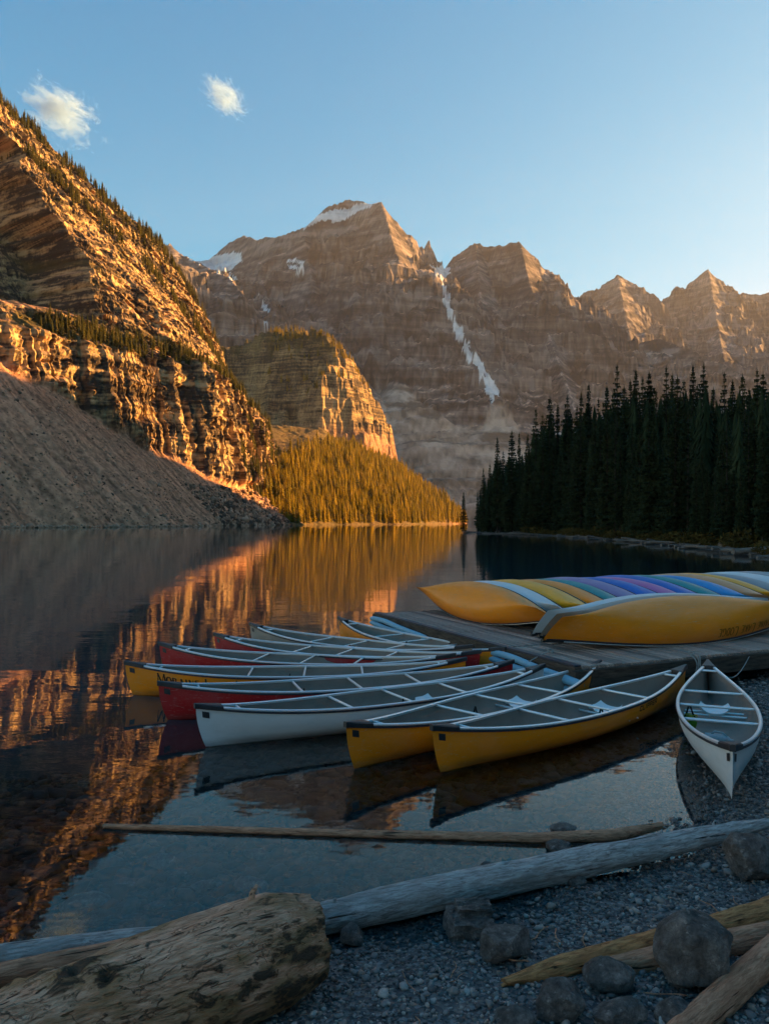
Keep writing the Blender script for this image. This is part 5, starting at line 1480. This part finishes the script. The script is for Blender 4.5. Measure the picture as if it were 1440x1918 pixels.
mb = MB(); mb.box((DW / 2, -SEAM - 0.025, DZ - 0.022), (DW, 0.036, 0.03)); mb.build('seam_batten', M_BEAM, dock)
def beam(name, c, size, mat=M_BEAM): 
    mb = MB(); mb.box(c, size, bev=0.008); return mb.build(name, mat, dock)
beam('edge_beam', (DW / 2, -DL - 0.035, DZ - 0.155), (DW + 0.1, 0.07, 0.24)); beam('edge_beam', (0.035, -DL / 2, DZ - 0.12), (0.09, DL, 0.235)); beam('edge_beam', (DW / 2, 0.05, DZ - 0.12), (DW, 0.07, 0.22))
for k in range(4): beam('joist', (DW / 2, -0.9 - 1.6 * k, DZ - 0.12), (DW - 0.4, 0.09, 0.15))
mb = MB(); mb.box((0.05, -DL / 2, DZ + 0.016), (0.11, DL - 0.02, 0.028), bev=0.006); mb.build('edge_strip', M_VINYL, dock)
for fx in (1.5, 4.5, 7.5, 10.5):
    for fy in (-1.5, -5.0):
        mb = MB(); mb.tube([(fx - 1.0, fy, 0.10), (fx - 0.98, fy, 0.10), (fx + 0.98, fy, 0.10), (fx + 1.0, fy, 0.10)], [0.2, 0.24, 0.24, 0.2], 16); mb.build('float_drum', M_BLACK, dock, True)
def bumper(y0, y1, label):
    o = empty('dock_bumper', tuple(Vector((A0[0], A0[1], 0)) + Matrix.Rotation(angd, 3, 'Z') @ Vector((-0.06, y0, 0)))); o.rotation_euler = (0, 0, angd)
    setp(o, label, 'bumper', 'blue foam bumpers along the dock')
    for q, (zz, xx) in enumerate(((0.355, -0.02), (0.255, -0.035), (0.16, -0.02))):
        n_ = 24; t_ = np.linspace(0, 1, n_); mb = MB()
        mb.tube(np.stack([xx + 0.012 * np.sin(t_ * 9 + q), (y1 - y0) * t_, zz + 0.015 * np.sin(t_ * 7 + 2 * q) - (0.10 * t_ ** 3 if q == 0 else 0)], 1), np.full(n_, 0.052) * np.where((t_ < 0.03) | (t_ > 0.97), 0.7, 1), 12)
        mb.build('foam_tube', M_FOAM, o, True)
bumper(-0.02, -2.6, 'pale blue foam bumper on the far left corner of the dock')
bumper(-4.7, -7.0, 'pale blue foam bumper at the near left corner, behind the canoe sterns')
# mooring rope on the near edge
def dockpt(x, y, z): return np.array([A0[0] + E1[0] * x - E2[0] * y, A0[1] + E1[1] * x - E2[1] * y, z])
rp = MB(); c0 = dockpt(2.05, -DL - 0.02, DZ + 0.03)
for k in range(3):
    t_ = np.linspace(0, 1, 14)
    rp.tube(np.stack([c0[0] + 0.05 * k - 0.05 + 0.10 * t_ + 0.03 * np.sin(5 * t_ + k), c0[1] - 0.10 - 0.07 * np.sin(t_ * 3), c0[2] + 0.01 - (0.36 + 0.07 * k) * t_ ** 1.4], 1), 0.009, 6)
a_ = np.linspace(0, 12, 40); rp.tube(np.stack([c0[0] + 0.035 * np.cos(a_), c0[1] - 0.02 + 0.035 * np.sin(a_), c0[2] - 0.01 + 0.006 * a_], 1), 0.009, 6)
setp(rp.build('mooring_rope', M_ROPE, None, True), 'pale rope knotted over the front edge of the dock', 'rope')
rp = MB(); c0 = dockpt(0.25, -SEAM - 0.9, DZ + 0.03)
a_ = np.linspace(0, 11, 36); rp.tube(np.stack([c0[0] + 0.05 * np.cos(a_), c0[1] + 0.05 * np.sin(a_), c0[2] + 0.007 * a_], 1), 0.009, 6)
t_ = np.linspace(0, 1, 12); rp.tube(np.stack([c0[0] - 0.35 * t_, c0[1] - 0.25 * t_, c0[2] + 0.05 - 0.12 * t_], 1), 0.008, 6)
setp(rp.build('mooring_rope', M_ROPE, None, True), 'rope looped on a cleat at the left edge of the dock', 'rope')
b0 = Vector(LAST[1]) + LAST[2] @ Vector((-2.1, 0.1, 0.42)); e0 = Vector(dockpt(3.2, -DL - 0.05, DZ - 0.05))
rp = MB(); t_ = np.linspace(0, 1, 16)
rp.tube([np.array(b0) * (1 - q) + np.array(e0) * q - np.array([0, 0, 0.22 * math.sin(math.pi * q)]) for q in t_], 0.007, 6)
setp(rp.build('mooring_rope', M_ROPE, None, True), 'thin line from the dock to the stern of the white canoe on gravel', 'rope')

# overturned canoes: a row leaning like dominoes, their axes along the planks
e1 = Vector((E1[0], E1[1], 0)); e2 = Vector((E2[0], E2[1], 0)); up = Vector((0, 0, 1))
def lean_basis(axis, away, deg):
    """open side looks along 'away' and down by deg"""
    Z_ = (away * math.cos(rad(deg)) - up * math.sin(rad(deg))).normalized(); X_ = axis.normalized(); Y_ = Z_.cross(X_).normalized(); X_ = Y_.cross(Z_)
    return Matrix((X_, Y_, Z_)).transposed()
row = ['yellow', 'white', 'gold', 'yellow', 'teal', 'purple', 'blue', 'pink', 'blue', 'teal', 'sky', 'peach', 'gold', 'grey', 'white', 'grey', 'grey']
names = {'yellow': 'orange-yellow', 'white': 'pale', 'gold': 'golden yellow', 'teal': 'teal', 'purple': 'violet', 'blue': 'blue', 'pink': 'mauve', 'sky': 'bright blue', 'peach': 'peach', 'grey': 'grey'}
labels = ['orange-yellow overturned canoe at the left end of the leaning row', 'pale overturned canoe second in the leaning row, beside the leftmost orange one', 'golden yellow overturned canoe third in the leaning row, left of the teal one',
          'orange overturned canoe mostly hidden between the golden and the first teal canoe', 'teal overturned canoe left of the violet one in the leaning row', 'violet overturned canoe between a teal and a blue one', 'blue overturned canoe between the violet and the mauve one',
          'mauve overturned canoe between two blue ones', 'blue overturned canoe right of the mauve one', 'teal overturned canoe between two blue ones', 'bright blue overturned canoe left of the peach one', 'peach overturned canoe between the bright blue and golden ones',
          'golden overturned canoe left of the grey ones in the leaning row', 'first grey overturned canoe right of the golden one', 'pale grey overturned canoe between grey ones', 'grey overturned canoe second from the right end of the row', 'grey overturned canoe at the right end of the leaning row']
for i, cname in enumerate(row):
    deg = 30 + 3 * math.sin(i * 2.1)
    u_ = 1.38 + 0.50 * i
    base = dockpt(u_, -1.95 + 0.10 * math.sin(i * 1.7), DZ)
    zc = DZ + 0.40 * math.cos(rad(deg)) + 0.02
    c = Vector((base[0], base[1], zc)) - (e1 * math.cos(rad(deg)) - up * math.sin(rad(deg))) * 0.285
    c.z = max(c.z, 0)
    canoe(labels[i], cname, c, lean_basis(e2 + up * 0.0, e1, deg), 'overturned canoes leaning in a row on the dock', open_=False)
# three overturned canoes lying along the front of the dock
front = [('yellow', 3.0, -5.62, 50, 1.10, (LODGE_F,), 'large orange overturned canoe at the front of the dock'), ('cream', 3.22, -5.15, 52, 1.08, (), 'cream overturned canoe right behind the large orange one'), ('white', 3.42, -4.72, 56, 1.10, (), 'long pale overturned canoe behind the two front ones')]
for cname, x_, y_, deg, sc_, let, lab in front:
    aw = -e2
    zc = DZ + 0.40 * sc_ * math.cos(rad(deg)) + 0.02
    base = dockpt(x_, y_, 0)
    c = Vector((base[0], base[1], zc + 0.02)) - (aw * math.cos(rad(deg)) - up * math.sin(rad(deg))) * 0.285 * sc_
    canoe(lab, cname, c, lean_basis(e1, aw, deg), 'overturned canoes along the front of the dock', scale=sc_, open_=False, letters=let)
# ------------------------------------------------------------------ the evening haze in the valley
hz = NT('valley_haze')
pv = hz.n('ShaderNodeVolumePrincipled')
pv.inputs['Color'].default_value = (0.86, 0.88, 0.92, 1)
pv.inputs['Density'].default_value = 0.000026
pv.inputs['Anisotropy'].default_value = 0.35
hz.l(pv.outputs[0], hz.out.inputs['Volume'])
b_ = MB(); b_.box((450, 2700, 840), (7000, 7600, 1760))
setp(b_.build('haze', hz.mat), 'pale evening haze filling the valley', kind='stuff')
# ------------------------------------------------------------------ small evening clouds, far beyond the haze
def cloud(px, py, w, h, label, seed, tilt, dens=0.007):
    Yd = 9000.0; c = W(px, py, Yd)
    m = NT('cloud_vapour')
    tc = m.n('ShaderNodeTexCoord')
    n = m.noise(tc.outputs['Object'], 2.4, 9, 0.72, 1.2)
    n.node.noise_dimensions = '4D'; n.node.inputs['W'].default_value = seed
    ln = m.n('ShaderNodeVectorMath', operation='LENGTH'); m.l(tc.outputs['Object'], ln.inputs[0])
    d = m.math('SUBTRACT', m.math('MULTIPLY', n, 1.75), m.math('ADD', m.math('MULTIPLY', ln.outputs['Value'], 0.56), 0.635))
    d = m.math('MULTIPLY', m.math('MAXIMUM', d, 0.0), dens * 6)
    pv = m.n('ShaderNodeVolumePrincipled'); pv.inputs['Color'].default_value = (0.46, 0.70, 1.0, 1); m.l(d, pv.inputs['Density']); pv.inputs['Anisotropy'].default_value = 0.2
    m.l(pv.outputs[0], m.out.inputs['Volume'])
    me = mesh_np('cloud', ICO3[0] * 1.0, ICO3[1])
    o = link('cloud', me, m.mat); o.location = c; o.scale = (w / FOC * Yd / 2, h / FOC * Yd / 2, h / FOC * Yd / 2); o.rotation_euler = (0, rad(tilt), 0)
    setp(o, label, 'cloud', 'small clouds in the evening sky')
cloud(112, 214, 260, 150, 'ragged white cloud just above the left mountainside', 3.0, 30)
cloud(418, 180, 160, 95, 'small bright cloud left of the tallest peak', 8.0, 38)
